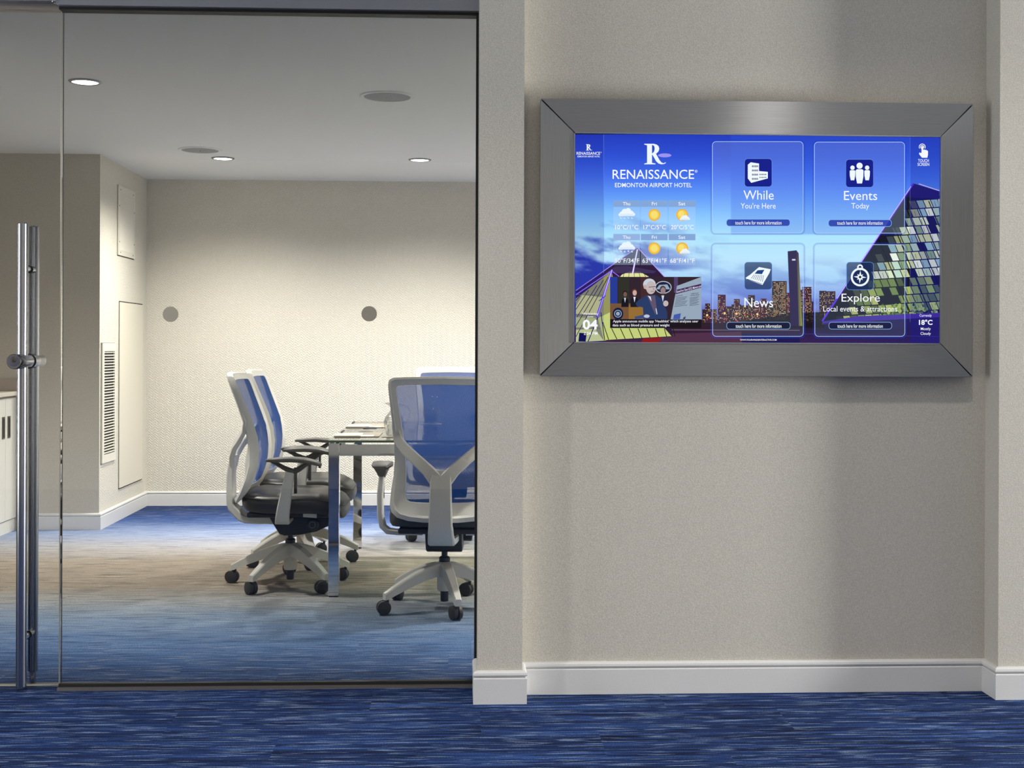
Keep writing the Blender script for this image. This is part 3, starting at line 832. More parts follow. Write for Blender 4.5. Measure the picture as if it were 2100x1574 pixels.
p.text('News', 1526, 610.5, 1584.5, 630, WHT); p.text('Explore', 1725, 602, 1803.5, 623.6, WHT); p.text('Local events & attractions', 1687.6, 627.4, 1839, 638.6, WHT)
for a, b, v in ((1507, 1602, 453), (1715.8, 1809.5, 453.4), (1508, 1602, 664.4), (1716.5, 1809.5, 664.4)): p.text('touch here for more information', a, v, b, v + 7.6, WHT, 0.006)

# news picture
p = Pic(5)
p.rect(1251, 567.5, 1438, 654.5, (52, 38, 48))
p.rect(1251, 567.5, 1266, 654, [(40, 60, 150), (52, 46, 80), (52, 46, 80), (40, 60, 150)][0], 1)
p.rect(1268, 567.5, 1290, 654, (50, 50, 44)); p.rect(1314, 567.5, 1330, 620, (70, 44, 46)); p.rect(1382, 567.5, 1390, 600, (84, 66, 110))
p.disc(1360, 589, 17, (190, 200, 210), ry=13); p.disc(1360, 589, 15.4, (34, 36, 66), ry=11.4); p.poly([(1345, 593), (1352, 584), (1368, 583), (1374, 593)], (150, 170, 190))
p.rect(1251, 622, 1320, 626, (120, 86, 60)); p.rect(1251, 626, 1289, 654, (118, 84, 58)); p.rect(1289, 626, 1319, 654, (148, 110, 52))
p.disc(1267, 643, 11, (26, 34, 66), ry=12.5); p.ring(1267, 643, 6.4, 7.6, (170, 190, 210)); p.disc(1267, 643, 4, (150, 170, 190))
p.poly([(1388, 586), (1438, 567.6), (1438, 654.5), (1375, 654.5)], (150, 168, 186))
p.poly([(1387, 594), (1438, 581.5), (1438, 589.5), (1385, 603)], (66, 40, 92))
p.poly([(1382, 645), (1396, 642), (1394, 654), (1380, 654)], (70, 90, 170)); p.poly([(1401, 651), (1406, 648), (1405, 654), (1400, 654)], (60, 70, 100))
p.step = False
for k in range(7): p.line((1386 - k * .6, 611 + k * 2.9), (1409 - (k % 3) * 2, 608 + k * 2.9), 1.0, (84, 96, 116)); p.line((1414, 611 + k * 2.6), (1433 - (k % 2) * 3, 608 + k * 2.6), 1.0, (84, 96, 116))
p.step = True; p.n += 1
# figures: two at the podium, one behind, a speaker in front
def figure(pic, u, v, s, skin, hair, suit, shirt):
    pic.poly([(u - 9 * s, v + 32 * s), (u - 8 * s, v + 15 * s), (u - 3 * s, v + 10 * s), (u + 3 * s, v + 10 * s), (u + 8 * s, v + 15 * s), (u + 9 * s, v + 32 * s)], suit)
    pic.poly([(u - 2.5 * s, v + 10 * s), (u + 2.5 * s, v + 10 * s), (u, v + 22 * s)], shirt)
    pic.disc(u, v - 1.2 * s, 5.4 * s, hair, ry=6.0 * s, n=16); pic.disc(u + .4 * s, v + 1.5 * s, 4.4 * s, skin, ry=6.0 * s, n=16)
figure(p, 1281.5, 602, .85, (120, 86, 76), (34, 28, 30), (26, 24, 32), (200, 206, 216))
figure(p, 1301, 599, .95, (206, 170, 160), (110, 60, 50), (30, 28, 36), (226, 230, 238))
figure(p, 1359, 594, 1.15, (150, 126, 130), (70, 56, 62), (36, 40, 72), (206, 214, 226))
p.build('news_picture', screen, 'small news photo with speakers at a podium')
p = Pic(6)
p.poly([(1303, 622), (1308, 616), (1324, 606), (1344, 604), (1356, 612), (1362, 626), (1368, 640), (1368, 654), (1320, 654), (1318, 630), (1306, 628)], (44, 62, 104))
p.poly([(1327, 606), (1343, 606), (1346, 630), (1344, 646), (1336, 628)], (96, 84, 110)); p.poly([(1328, 606), (1336, 618), (1334, 608)], (220, 226, 236))
p.disc(1331.5, 583, 13, (196, 208, 220), ry=12); p.disc(1334.5, 589.5, 10, (196, 182, 182), ry=13.5); p.disc(1322.5, 588, 3, (190, 170, 170), ry=4.5)
p.line((1330, 588.5), (1344, 587.5), 1.2, (70, 64, 70)); p.line((1334, 597.5), (1341, 597), 1.0, (120, 90, 92)); p.poly([(1339, 588), (1342.5, 594), (1338.5, 594.5)], (170, 150, 152))
p.disc(1365, 622, 5.4, (196, 180, 180), ry=6); p.poly([(1301, 649), (1320, 645), (1332, 648), (1330, 652), (1302, 654)], (60, 80, 130)); p.disc(1326, 648, 6, (190, 196, 210), ry=3.4)
p.line((1345, 632), (1347, 644), 1.6, (220, 224, 235))
p.rect(1251, 654.5, 1438, 672.5, (22, 20, 24), 0.82)
p.build('news_picture', screen, 'grey-haired speaker in a blue jacket'); p = Pic(7)
p.text('GameOver Zeus GOZ: Malware and', 1386.5, 596, 1437.6, 600.6, (226, 226, 236), 0.01, shear=-12.2)
p.text('COMMAND AND', 1416, 601.5, 1432, 603.6, (52, 56, 76), 0.02, shear=-2); p.text('CONTROL SERVERS', 1415, 605, 1433.5, 607.2, (52, 56, 76), 0.02, shear=-2); p.text('MACHINE FOOTPRINT', 1385, 606.5, 1400, 608.4, (52, 56, 76), 0.02, shear=-2)
p = Pic(8)
p.text("Apple announces mobile app 'Healthkit' which analyzes user", 1256.8, 655.6, 1431.6, 662.4, WHT, 0.006)
p.text('data such as blood pressure and weight', 1256, 663.8, 1372.6, 670.6, WHT, 0.006)

# ------------------------------------------------------------------ side wall fittings (x = -2.357)
XW = -2.357
def side_item(name, y, z, **kw): return empty(name, (XW, y, z), **kw)
# tall louvred grille
o = side_item('louvre_grille', 8.67, 0.83, label='tall narrow white louvre grille low on the side wall', cat='vent')
def sp(m, name, mat, par, **kw): return m.build(name, mat, par, **kw)
sp(MB().box(0.001, 0.012, -0.168, 0.168, 0.345, 0.400), 'frame_bar', 'white_metal', o); sp(MB().box(0.001, 0.012, -0.168, 0.168, -0.400, -0.345), 'frame_bar', 'white_metal', o)
sp(MB().box(0.001, 0.012, -0.168, -0.125, -0.345, 0.345), 'frame_bar', 'white_metal', o); sp(MB().box(0.001, 0.012, 0.135, 0.168, -0.345, 0.345), 'frame_bar', 'white_metal', o)
sp(MB().box(0.0005, 0.002, -0.172, 0.170, -0.404, 0.402), 'backing', 'dark_void', o)  # dark duct behind the slats; rim past the frame paints its shadow line
slm = MB().loft([[(0.0025, y, 0.0030), (0.0030, y, 0.0050), (0.0125, y, 0.0005), (0.0120, y, -0.0025)] for y in (-0.125, 0.135)]).mesh('slat', 'white_metal')
for k in range(36):
    s_ = bpy.data.objects.new('slat', slm); COL.objects.link(s_); s_.parent = o; s_.location = (0, 0, -0.336 + 0.0192 * k)
# upper return grille
o = side_item('return_grille', 9.12, 2.085, label='upright white return-air grille with vertical slats near the ceiling', cat='vent')
for q in ((-0.225, 0.225, 0.19, 0.243), (-0.225, 0.225, -0.243, -0.205), (-0.225, -0.18, -0.205, 0.19), (0.185, 0.225, -0.205, 0.19)):
    sp(MB().box(0.001, 0.009, q[0], q[1], q[2], q[3]), 'frame_bar', 'white_metal', o)
sp(MB().box(0.0003, 0.0009, -0.230, 0.228, -0.249, 0.244), 'shadow_gap', 'dark_void', o)  # dark sheet wider than the frame, painting the shadow line around it
sp(MB().box(0.0005, 0.0015, -0.18, 0.185, -0.205, 0.19), 'backing', plain('grille_backing', (96, 94, 88), 0.8), o)
vm = MB().loft([[(0.0015, -0.008, z), (0.0085, 0.006, z), (0.0085, 0.010, z), (0.0015, -0.004, z)] for z in (-0.205, 0.19)]).mesh('slat', 'white_metal')
for k in range(17):
    s_ = bpy.data.objects.new('slat', vm); COL.objects.link(s_); s_.parent = o; s_.location = (0, -0.17 + 0.0215 * k, 0)
for y, z in ((-0.17, 0.215), (0.17, 0.215), (-0.20, 0.1), (0.205, 0.09), (-0.2, -0.15), (0.205, -0.14), (-0.17, -0.222), (0.17, -0.222)):
    sp(MB().lathe([(0.005, 0.009), (0.004, 0.0105)], (0, y, z), 10, 'x'), 'screw', 'dark_void', o)
# flush access panel
o = side_item('access_panel', 9.262, 0.868, label='tall plain flush access panel beside the louvre grille', cat='panel')
sp(MB().box(0.001, 0.004, -0.321, 0.329, -0.656, 0.656), 'reveal', 'dark_void', o)
sp(MB().box(0.003, 0.010, -0.320, 0.320, -0.648, 0.648), 'panel_face', 'panel_paint', o, bevel=0.001)

# ------------------------------------------------------------------ credenza at the left
cab = empty('credenza', (-3.19, 7.4, 0), label='white storage credenza against the left wall of the meeting room', cat='cabinet')
def cp(m, name, mat, par=None, **kw):
    m.v = [(x + 3.19, y - 7.4, z) for x, y, z in m.v]
    return m.build(name, mat, par or cab, **kw)
cp(MB().box(-3.49, -2.915, 6.38, 8.465, 0.08, 0.885), 'body', 'cabinet')
cp(MB().box(-3.49, -2.875, 6.36, 8.468, 0.885, 0.912), 'worktop', 'worktop', bevel=0.002)
cp(MB().box(-3.49, -2.90, 6.40, 8.465, 0.0, 0.08), 'plinth', 'cabinet')
cp(MB().box(-3.49, -2.875, 8.452, 8.468, 0.912, 0.99), 'backsplash', plain('backsplash_paint', (176, 164, 154), 0.5))
ys = [6.385, 6.855, 7.325, 7.795, 8.265, 8.462]
for k in range(5):
    d_ = cp(MB().box(-2.912, -2.893, ys[k] + 0.0015, ys[k + 1] - 0.0015, 0.085, 0.872), 'door', 'cabinet', bevel=0.0015)
    yh = ys[k + 1] - 0.045 if k % 2 == 1 else ys[k] + 0.055
    h_ = cp(MB().box(-2.896, -2.888, yh - 0.022, yh + 0.022, 0.615, 0.755), 'recessed_handle', 'nickel', d_, bevel=0.001)
    # dark finger slot
    cp(MB().box(-2.8895, -2.8872, yh - 0.010, yh + 0.014, 0.625, 0.742), 'finger_slot', 'gap', d_)

# ------------------------------------------------------------------ meeting table
tb = empty('conference_table', (0.69, 6.94, 0), label='glass-topped conference table with square chrome legs', cat='table')
def tp(m, name, mat, par=None, **kw):
    m.v = [(x - 0.69, y - 6.94, z) for x, y, z in m.v]
    return m.build(name, mat, par or tb, **kw)
TXa, TXb, TYa, TYb, TZ = -0.623, 2.0, 6.172, 7.708, 0.760
def glass_top(x0, x1, y0, y1):
    m = MB(); m.box(x0, x1, y0, y1, TZ - 0.011, TZ); m.mi = [0, 0, 1, 1, 1, 1]
    return tp(m, 'glass_panel', ['table_glass', 'glass_edge'])
ym = (TYa + TYb) / 2
glass_top(TXa, TXb, TYa, ym - 0.002); glass_top(TXa, TXb, ym + 0.002, TYb)
def leg(x, y):
    m = MB(); m.box(x - 0.026, x + 0.026, y - 0.026, y + 0.026, 0.006, 0.745)
    l_ = tp(m, 'leg', 'chrome', bevel=0.002)
    tp(MB().box(x - 0.022, x + 0.022, y - 0.022, y + 0.022, 0.0, 0.006), 'foot', 'rubber', l_)
for x in (TXa + 0.027, TXb - 0.027):
    for y in (TYa + 0.03, ym, TYb - 0.03):
        if y == ym: continue
        leg(x, y)
for y in (TYa + 0.03, TYb - 0.03):
    tp(MB().box(TXa + 0.054, TXb - 0.054, y - 0.02, y + 0.02, 0.684, 0.738), 'apron_rail', 'chrome', bevel=0.0015)
for x in (TXa + 0.027, TXb - 0.027):
    tp(MB().box(x - 0.02, x + 0.02, TYa + 0.058, TYb - 0.058, 0.684, 0.738), 'apron_rail', 'chrome', bevel=0.0015)
for x in (TXa + 0.058, TXa + 1.3, TXb - 0.06):
    tp(MB().box(x, x + 0.02, TYa + 0.05, TYb - 0.05, 0.700, 0.748), 'cross_rail', 'chrome')
for x, s in ((TXa + 0.054, 1), (TXb - 0.054, -1)):
    for y in (TYa + 0.0085, TYb - 0.0085):
        m = MB(); pts = [(x + s * 0.022 * math.sin(R(a)), 0.711 - 0.022 * math.cos(R(a))) for a in range(0, 181, 15)]
        m.prism(pts, 'y', y - 0.0015, y + 0.0015); tp(m, 'corner_bracket', 'chrome')

# things on the table
def on_table(name, x, y, **kw): return empty(name, (x, y, TZ), **kw)
for i, (x0, x1, y0, y1, where) in enumerate(((-0.616, -0.392, 6.392, 6.712, 'near'), (-0.622, -0.398, 7.115, 7.465, 'far'))):
    b_ = on_table('desk_blotter', (x0 + x1) / 2, (y0 + y1) / 2, label='taupe desk board with card on the %s half of the glass table' % where, cat='desk pad')
    hx, hy = (x1 - x0) / 2, (y1 - y0) / 2
    MB().box(-hx, hx, -hy, hy, 0.0003, 0.003).build('board', 'taupe', b_)
    MB().box(hx - 0.115, hx - 0.03, -hy + 0.005, -hy + 0.11, 0.003, 0.0036).build('card', 'paper', b_)
    n_ = on_table('notepad', x0 + 0.070, y0 + 0.13, label='white notepad lying on the %s taupe board' % where, cat='notepad')
    MB().box(-0.068, 0.062, -0.125, 0.075, 0.0032, 0.0075).build('pages', 'paper', n_)
    MB().box(-0.068, 0.062, 0.065, 0.077, 0.0030, 0.0082).build('binding', 'taupe', n_)
    q_ = on_table('ballpoint_pen', x0 + 0.022, y1 - 0.09, label='black and silver pen on the %s taupe board' % where, cat='pen')
    MB().lathe([(0.002, -0.072), (0.0052, -0.058), (0.006, 0.06), (0.0045, 0.066)], (0, 0, 0.0145), 12, 'y').build('barrel', 'black', q_, smooth=True)
    MB().box(-0.001, 0.012, 0.0, 0.055, 0.019, 0.0205).build('clip', 'chrome', q_)
    c_ = on_table('coaster', -0.486, 6.79 if i == 0 else 7.09, label='small round glass coaster %s' % ('just before the table seam' if i == 0 else 'just behind the table seam'), cat='coaster')
    MB().lathe([(0.036, 0.0004), (0.040, 0.002), (0.040, 0.004), (0.036, 0.0045)], n=28).build('disc', 'vessel', c_, smooth=True)
    MB().lathe([(0.038, 0.0045), (0.038, 0.0052), (0.026, 0.0052), (0.026, 0.0045)], n=28, caps=False).build('rim', 'steel', c_)

def pitcher(x, y, rz, label):
    o = empty('water_pitcher', (x, y, TZ), rz, label=label, cat='pitcher', group='water pitchers on the glass table')
    prof = [(0.034, 0.002), (0.038, 0.006), (0.044, 0.03), (0.052, 0.06), (0.053, 0.075), (0.046, 0.098), (0.032, 0.116), (0.021, 0.130), (0.018, 0.142), (0.021, 0.153), (0.032, 0.162), (0.046, 0.167)]
    inner = [(max(0.004, r - 0.003), h + (0.002 if k == 0 else 0)) for k, (r, h) in enumerate(prof)]
    m = MB(); m.lathe(prof + inner[::-1], n=32)
    # pull one side of the rim into a spout
    m.v = [(px * (1.12 if pz > 0.158 and px < 0 else 1.0), py, pz + (0.004 if pz > 0.163 and px < -0.02 else 0)) for px, py, pz in m.v]
    m.build('body', 'vessel', o, smooth=True)
    m = MB(); m.lathe([(0.031, 0.006), (0.036, 0.010), (0.0405, 0.03), (0.0485, 0.06), (0.0495, 0.075), (0.043, 0.0965), (0.041, 0.099)], n=32)
    m.build('water', 'water', o, smooth=True)
    MB().tube([(0.030, 0, 0.158), (0.052, 0, 0.160), (0.072, 0, 0.148), (0.080, 0, 0.120), (0.074, 0, 0.090), (0.052, 0, 0.068)], 0.0045, 10).build('handle', 'vessel', o, smooth=True)
    t_ = on_table('napkin_mat', x, y, label='small pale mat under the %s pitcher' % ('near' if y < 6.9 else 'far'), cat='mat')
    MB().box(-0.06, 0.06, -0.05, 0.05, 0.0002, 0.0018).build('mat_cloth', 'taupe', t_)
    return o
pitcher(-0.318, 6.42, 0, 'clear glass water pitcher left of the near chair back')
pitcher(-0.150, 7.45, 0, 'clear glass water pitcher seen through the near chair mesh')

# ------------------------------------------------------------------ task chairs
def interp(tab, x):
    tab = sorted(tab)
    if x <= tab[0][0]: return tab[0][1]
    for (a, b), (c, d) in zip(tab, tab[1:]):
        if x <= c: return b + (d - b) * (x - a) / (c - a)
    return tab[-1][1]
YF = [(0.43, -0.222), (0.45, -0.211), (0.51, -0.172), (0.56, -0.147), (0.61, -0.131), (0.66, -0.125), (0.70, -0.124), (0.75, -0.128), (0.81, -0.141), (0.88, -0.170), (0.95, -0.200), (1.02, -0.229), (1.08, -0.255)]
YR = [(0.43, -0.250), (0.458, -0.236), (0.52, -0.208), (0.61, -0.178), (0.66, -0.174), (0.70, -0.176), (0.78, -0.187), (0.86, -0.211), (0.95, -0.242), (1.02, -0.267), (1.08, -0.288)]
OUT = [(0, .430), (.08, .431), (.15, .437), (.20, .450), (.226, .472), (.235, .505), (.232, .56), (.222, .63), (.217, .70), (.218, .77), (.223, .85), (.230, .93), (.236, 1.00), (.238, 1.045), (.233, 1.066), (.215, 1.077), (.15, 1.080), (.08, 1.082), (0, 1.083)]
INN = [(0, .512), (.07, .512), (.115, .513), (.145, .516), (.160, .523), (.166, .536), (.166, .58), (.166, .64), (.168, .70), (.173, .77), (.183, .85), (.193, .93), (.199, .98), (.203, 1.018), (.200, 1.036), (.188, 1.043), (.14, 1.045), (.08, 1.046), (0, 1.047)]
def curv(x): return 0.022 * ((x / 0.235) ** 2 - 1.0)

def make_chair():
    ch = empty('task_chair')
    # back frame ring
    def full(h): return h + [(-x, z) for x, z in h[-2:0:-1]]
    fo, fi = full(OUT), full(INN)
    ring = []
    for (xo, zo), (xi, zi) in zip(fo, fi):
        yfo, yfi = interp(YF, zo) + curv(xo), interp(YF, zi) + curv(xi)
        yro, yri = interp(YR, zo) + curv(xo), interp(YR, zi) + curv(xi)
        xm, zm = xo + (xi - xo) * .35, zo + (zi - zo) * .35
        ring.append([(xo, (yfo + yro) / 2 + .006, zo), (xo + (xi - xo) * .12, yfo + .001, zo + (zi - zo) * .12), (xi, yfi - .002, zi), (xi, yri + .014, zi), (xm, interp(YR, zm) + curv(xm) + .007, zm), (xo + (xi - xo) * .25, yro, zo + (zi - zo) * .25), (xo, yro + .006, zo)])
    m = MB(); n = len(ring); k = 7
    m.v = [p for r_ in ring for p in r_]
    for i in range(n):
        for j in range(k):
            a, b = i * k + j, ((i + 1) % n) * k + j
            c, d = ((i + 1) % n) * k + (j + 1) % k, i * k + (j + 1) % k
            m.f.append((a, d, c, b)); m.mi.append(0)
    m.build('back_frame', 'chair_white', ch, smooth=True)
    # mesh panel
    m = MB(); rows = [0.505 + (1.052 - 0.505) * i / 22 for i in range(23)]
    IH = sorted([(z, x) for x, z in INN if x > 0.14]) ; IH = [(0.50, 0.150)] + IH + [(1.06, 0.185)]
    for z in rows:
        wv_ = interp(IH, z) + 0.006
        for j in range(13):
            x = -wv_ + 2 * wv_ * j / 12; m.v.append((x, interp(YF, z) + curv(x) - 0.004, z))
    for i in range(22):
        for j in range(12):
            a = i * 13 + j; m.f.append((a, a + 1, a + 14, a + 13)); m.mi.append(0)
    m.build('mesh_panel', 'mesh', ch, smooth=True)
    # Y-shaped spine
    m = MB()
    m.ribbon([(0, -0.03, .338), (0, -0.15, .338), (0, -0.218, .340), (0, -0.246, .352), (0, -0.290, .398), (0, -0.298, .420), (0, -0.300, .560), (0, -0.292, .625), (0, -0.282, .665)],
             [.150, .135, .122, .116, .112, .106, .098, .094, .094], [.040, .040, .040, .040, .038, .036, .034, .030, .022])
    for s in (-1, 1):
        m.ribbon([(s * .018, -0.289, .620), (s * .060, -0.284, .668), (s * .115, -0.262, .715), (s * .165, -0.230, .756), (s * .198, -0.204, .795), (s * .212, -0.196, .845), (s * .217, -0.211, .90)],
                 [.066, .054, .050, .048, .042, .030, .018], [.026, .026, .024, .022, .020, .014, .008], side=(-s * .62, 0, .78))
    m.build('back_support', 'chair_white', ch, smooth=True)
    # seat
    m = MB(); rings = []; N = 40
    def plan(a, sc):
        ca, sa = math.cos(a), math.sin(a)
        x = 0.252 * math.copysign(abs(ca) ** 0.45, ca) * sc; y = 0.035 + 0.262 * math.copysign(abs(sa) ** 0.5, sa) * sc
        return x, y
    for sc, z in ((.80, .388), (.95, .394), (.992, .412), (1.0, .440), (.985, .462), (.94, .476), (.80, .486), (.5, .488), (.12, .486)):
        rg_ = []
        for i in range(N):
            x, y = plan(2 * math.pi * i / N, sc)
            dz = -0.045 * max(0.0, (y - 0.12) / 0.177) ** 2 + 0.012 * max(0.0, (-y - 0.1) / 0.13)
            rg_.append((x, y, z + dz))
        rings.append(rg_)
    m.loft(rings); st = m.build('seat', 'leather', ch, smooth=True)
    m = MB(); loop = []
    for i in range(N + 1):
        x, y = plan(2 * math.pi * i / N, 0.988); dz = -0.045 * max(0.0, (y - 0.12) / 0.177) ** 2 + 0.012 * max(0.0, (-y - 0.1) / 0.13); loop.append((x, y, .463 + dz))
    m.tube(loop, 0.003, 6, caps=False); m.build('seam', 'leather', st, smooth=True)
    # pan and mechanism
    m = MB(); m.box(-.20, .20, -.19, .24, .368, .392); m.build('seat_pan', 'black', ch, bevel=0.008)
    m = MB(); m.prism([(-.105, .372), (-.075, .318), (-.045, .270), (-.02, .262), (.06, .266), (.14, .282), (.205, .312), (.215, .345), (.205, .372)], 'x', -.085, .085)
    m.build('tilt_mechanism', 'black', ch, bevel=0.008)
    kn = MB().lathe([(.031, .086), (.031, .118), (.026, .124)], (0, .125, .322), 24, 'x').build('tension_knob', 'black', ch, smooth=True)
    MB().lathe([(.017, .1235), (.017, .1250), (.014, .1250), (.014, .1235)], (0, .125, .322), 20, 'x', caps=False).build('knob_mark', 'lamp_trim', kn)
    MB().loft([[(.2005, .088, .372), (.2005, .155, .367), (.2005, .155, .388), (.2005, .088, .393)], [(.2012, .088, .372), (.2012, .155, .367), (.2012, .155, .388), (.2012, .088, .393)]]).build('sticker', 'tag', ch)
    # arms
    for s in (-1, 1):
        m = MB()
        m.ribbon([(s * .10, -.01, .352), (s * .22, -.008, .352), (s * .262, -.006, .356), (s * .288, -.002, .378), (s * .300, .006, .430), (s * .304, .022, .520), (s * .298, .038, .612)],
                 [.075, .072, .070, .068, .062, .052, .042], [.020, .022, .024, .026, .027, .027, .026], side=(0, 1, 0))
        au = m.build('arm_upright', 'chair_white', ch, smooth=True)
        MB().box(s * .298 - .009, s * .298 + .009, .056, .070, .50, .625).build('arm_slide', 'black', au)
        # loop under the pad
        m = MB()
        m.tube([(s * .298, -.060, .658), (s * .298, -.03, .645), (s * .298, .005, .625), (s * .298, .035, .610), (s * .298, .058, .606), (s * .298, .085, .622), (s * .298, .115, .642), (s * .298, .150, .652)],
               [(.030, .006), (.028, .009), (.022, .011), (.016, .015), (.016, .015), (.022, .014), (.030, .011), (.034, .007)], 10)
        m.build('arm_loop', 'black', ch, smooth=True)
        m = MB(); rings = []
        for y, w_, z0, z1 in ((-.082, .018, .656, .663), (-.074, .032, .653, .668), (-.03, .041, .652, .674), (.04, .045, .653, .678), (.11, .046, .648, .673), (.16, .041, .637, .660), (.182, .030, .631, .650), (.188, .016, .634, .644)):
            zc = (z0 + z1) / 2; h_ = (z1 - z0) / 2
            rings.append([(s * .298 + w_ * math.copysign(abs(math.cos(a)) ** .5, math.cos(a)), y, zc + h_ * math.copysign(abs(math.sin(a)) ** .6, math.sin(a))) for a in [2 * math.pi * i / 16 for i in range(16)]])
        m.loft(rings); m.build('arm_pad', 'pad_grey', ch, smooth=True)
    # column and base
    MB().lathe([(.014, .215), (.014, .265)], n=20).build('gas_lift', 'black', ch, smooth=True)
    MB().lathe([(.026, .196), (.026, .232), (.020, .238), (.020, .215)], n=24, caps=False).build('collar', 'black', ch, smooth=True)
    return ch

def make_base(ch, spin, swivels):
    hub = empty('base'); hub.parent = ch; hub.rotation_euler = (0, 0, spin)
    MB().lathe([(.024, .215), (.034, .210), (.040, .195), (.040, .150), (.035, .142), (.034, .088), (.030, .080)], n=28).build('hub', 'chair_white', hub, smooth=True)
    MB().lathe([(.019, .030), (.019, .080)], n=20).build('column_foot', 'black', hub, smooth=True)
    prof = [(.012, .213, .158, .052), (.05, .209, .150, .050), (.10, .196, .140, .046), (.16, .173, .122, .042), (.22, .146, .100, .037), (.265, .123, .083, .034), (.297, .105, .069, .031), (.313, .097, .066, .028)]
    m = MB(); rings = []
    for r_, zt, zb, w_ in prof:
        h = w_ / 2; c = .006
        rings.append([(-h, r_, zb), (h, r_, zb), (h * 1.02, r_, zt - c), (h - c * .7, r_, zt), (-h + c * .7, r_, zt), (-h * 1.02, r_, zt - c)])
    m.loft(rings); lm = m.mesh('base_leg', 'chair_white', False)
    wm = MB().lathe([(.022, -.024), (.031, -.021), (.032, -.017), (.032, -.005), (.030, -.003)], (0, 0, 0), 24, 'x').lathe([(.030, .003), (.032, .005), (.032, .017), (.031, .021), (.022, .024)], (0, 0, 0), 24, 'x').mesh('caster', 'wheel', True)
    sm = MB().tube([(0, 0, .0), (0, 0, .045)], .007, 12).box(-.006, .006, -.026, .006, -.012, .020).mesh('caster_stem', 'black')
    for i in range(5):
        a = 2 * math.pi * i / 5
        l_ = bpy.data.objects.new('base_leg', lm); COL.objects.link(l_); l_.parent = hub; l_.rotation_euler = (0, 0, a)
        px, py = -.296 * math.sin(a), .296 * math.cos(a)
        sw = swivels[i]
        c_ = bpy.data.objects.new('caster', wm); COL.objects.link(c_); c_.parent = hub; c_.rotation_euler = (0, 0, sw)
        ox, oy = .018 * math.sin(sw), -.018 * math.cos(sw)
        c_.location = (px - ox * -1, py - oy * -1, .032)
        s_ = bpy.data.objects.new('caster_stem', sm); COL.objects.link(s_); s_.parent = hub; s_.location = (px, py, .034); s_.rotation_euler = (0, 0, sw)
    return hub

proto = make_chair()
def leg_dir(theta):
    """world spin so that one base leg points theta degrees from 'towards the viewer', positive to the right"""
    return R(180 + theta)
chairs = [
    ((-0.846, 6.500), -90, -30, 'white and blue mesh chair at the table end, nearer of the two in profile', [1.2, 2.6, 1.9, 1.4, 1.7]),
    ((-0.868, 7.195), -90, 18, 'white and blue mesh chair at the table end, farther of the two in profile', [0.6, 1.7, 1.6, 1.2, 2.0]),
    ((-0.056, 5.925), -3, 12, 'white and blue mesh chair with its back to the glass front', [0.3, 1.5, 0.9, 2.6, 1.6]),
    ((-0.028, 8.030), 182, -66, 'white and blue mesh chair on the far side of the table facing the glass', [0.1, 1.2, 2.2, 0.4, 1.9]),
]
for i, ((x, y), rz, th, lab, sw) in enumerate(chairs):
    c_ = proto if i == 0 else copy_tree(proto)
    c_.location = (x, y, 0); c_.rotation_euler = (0, 0, R(rz))
    tag(c_, lab, 'chair', 'task chairs around the glass table')
    chairs[i] = (c_, rz, th, sw)
for c_, rz, th, sw in chairs:
    make_base(c_, leg_dir(th) - R(rz), sw)
# paper tag hanging from the farther profile chair
m = MB(); m.box(-.0006, .0006, -.022, .022, -.085, 0)
tg = m.build('hang_tag', 'tag', chairs[1][0]); tg.location = (.12, .17, .30)
tg.rotation_euler = (0, 0, R(8))

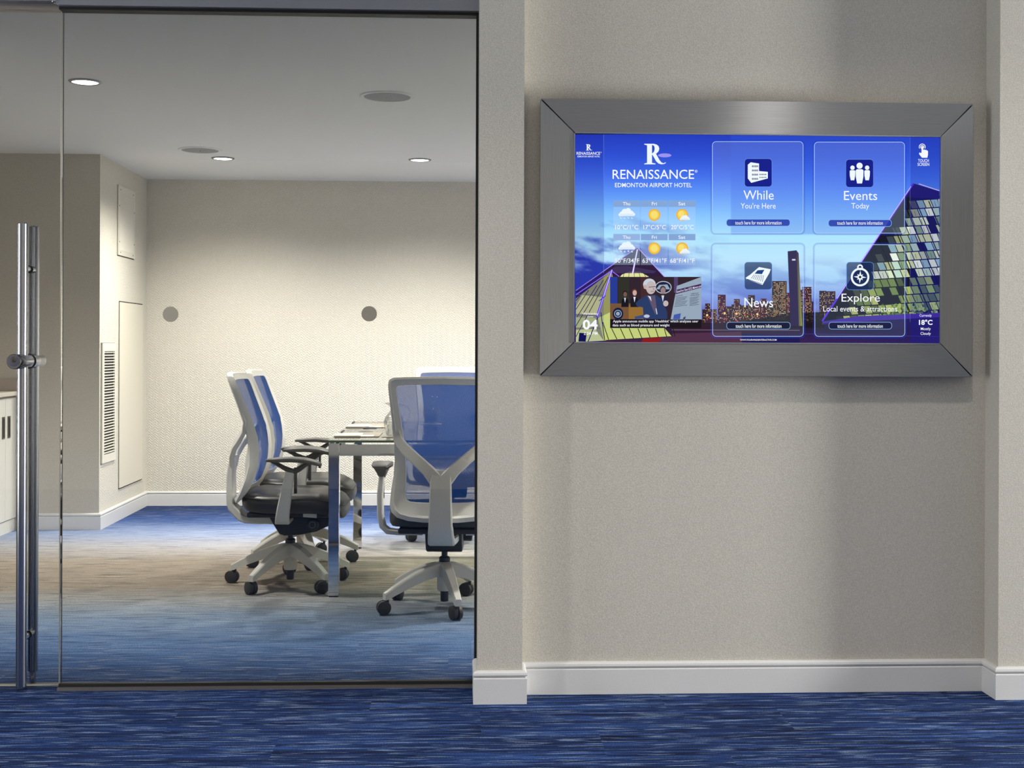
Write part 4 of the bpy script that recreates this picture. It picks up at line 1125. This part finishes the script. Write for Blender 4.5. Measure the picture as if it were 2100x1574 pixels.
# ------------------------------------------------------------------ ceiling fittings
def spot(parent, name, energy, color, size, blend, z):
    d = bpy.data.lights.new(name, 'SPOT'); d.energy = energy; d.color = color; d.spot_size = R(size); d.spot_blend = blend; d.shadow_soft_size = 0.06
    o = bpy.data.objects.new(name, d); COL.objects.link(o); o.parent = parent; o.location = (0, 0, z); return o
def downlight(x, y, z, label, energy, group, color=(1.0, 0.93, 0.80), size=150, blend=1.0):
    o = empty('downlight', (x, y, z), label=label, cat='ceiling light', group=group)
    MB().lathe([(.060, -.003), (.064, -.008), (.072, -.006), (.078, -.0005), (.060, -.0005)], n=36, caps=False).build('trim_ring', 'lamp_trim', o, smooth=True)
    MB().lathe([(.061, -.002), (.061, -.0045)], n=36).build('lens', 'lamp', o)
    spot(o, 'lamp', energy, color, size, blend, -0.03)
    return o
RG = 'recessed downlights of the meeting room'
WC = (1.0, 0.957, 0.885)
EN = 235
downlight(-1.778, 6.13, CZ, 'lit round recessed downlight nearest the glass door', EN * 0.85, RG, WC)
downlight(-1.577, 8.59, CZ, 'lit round recessed downlight behind the smaller ceiling speaker', EN, RG, WC)
downlight(-0.257, 8.57, CZ, 'lit round recessed downlight near the pier edge above the far chair', EN, RG, WC)
for x, y, w_ in ((1.1, 8.57, 'near the back wall, just right of the far chair'), (2.4, 8.57, 'in the far right corner of the meeting room'), (0.8, 7.35, 'above the middle of the glass table'),  # the two lamps over the table are added, unseen, to brighten the back wall
                 (2.0, 7.35, 'above the right end of the glass table'), (1.1, 6.13, 'behind the niche wall, right of the near chair'), (2.4, 6.13, 'behind the niche wall in the near right corner')):
    downlight(x, y, CZ, 'recessed downlight ' + w_, EN * (0.95 if y < 8 else 1.0), RG, WC)
def speaker(x, y, label):
    o = empty('ceiling_speaker', (x, y, CZ), label=label, cat='speaker', group='ceiling speakers of the meeting room')
    MB().lathe([(.116, -.002), (.118, -.006), (.134, -.006), (.140, -.0004), (.116, -.0004)], n=44, caps=False).build('rim', 'ceiling', o, smooth=True)
    MB().lathe([(.117, -.001), (.117, -.004), (.06, -.007), (.01, -.008)], n=44).build('grille', 'speaker', o, smooth=True)
    MB().lathe([(.005, -.008), (.004, -.0105)], n=12).build('badge', 'steel', o)
speaker(-0.357, 6.40, 'larger looking round ceiling speaker near the glass front')
speaker(-1.658, 8.236, 'smaller looking round ceiling speaker toward the back wall')

CG = 'recessed downlights of the corridor'
for x, y, e, w_ in ((1.38, 3.35, 40, 'directly in front of the display'), (4.6, 2.6, 40, 'right of the display, toward the right corridor end'), (-1.2, 3.40, 115, 'in front of the glass door'),
                    (0.6, 0.9, 68, 'above the viewer'), (-3.7, 0.8, 75, 'toward the left corridor end'), (3.4, 0.4, 75, 'behind the viewer on the right')):
    downlight(x, y, CC, 'recessed corridor downlight ' + w_, e, CG, (1.0, 0.95, 0.87), 140, 0.8)
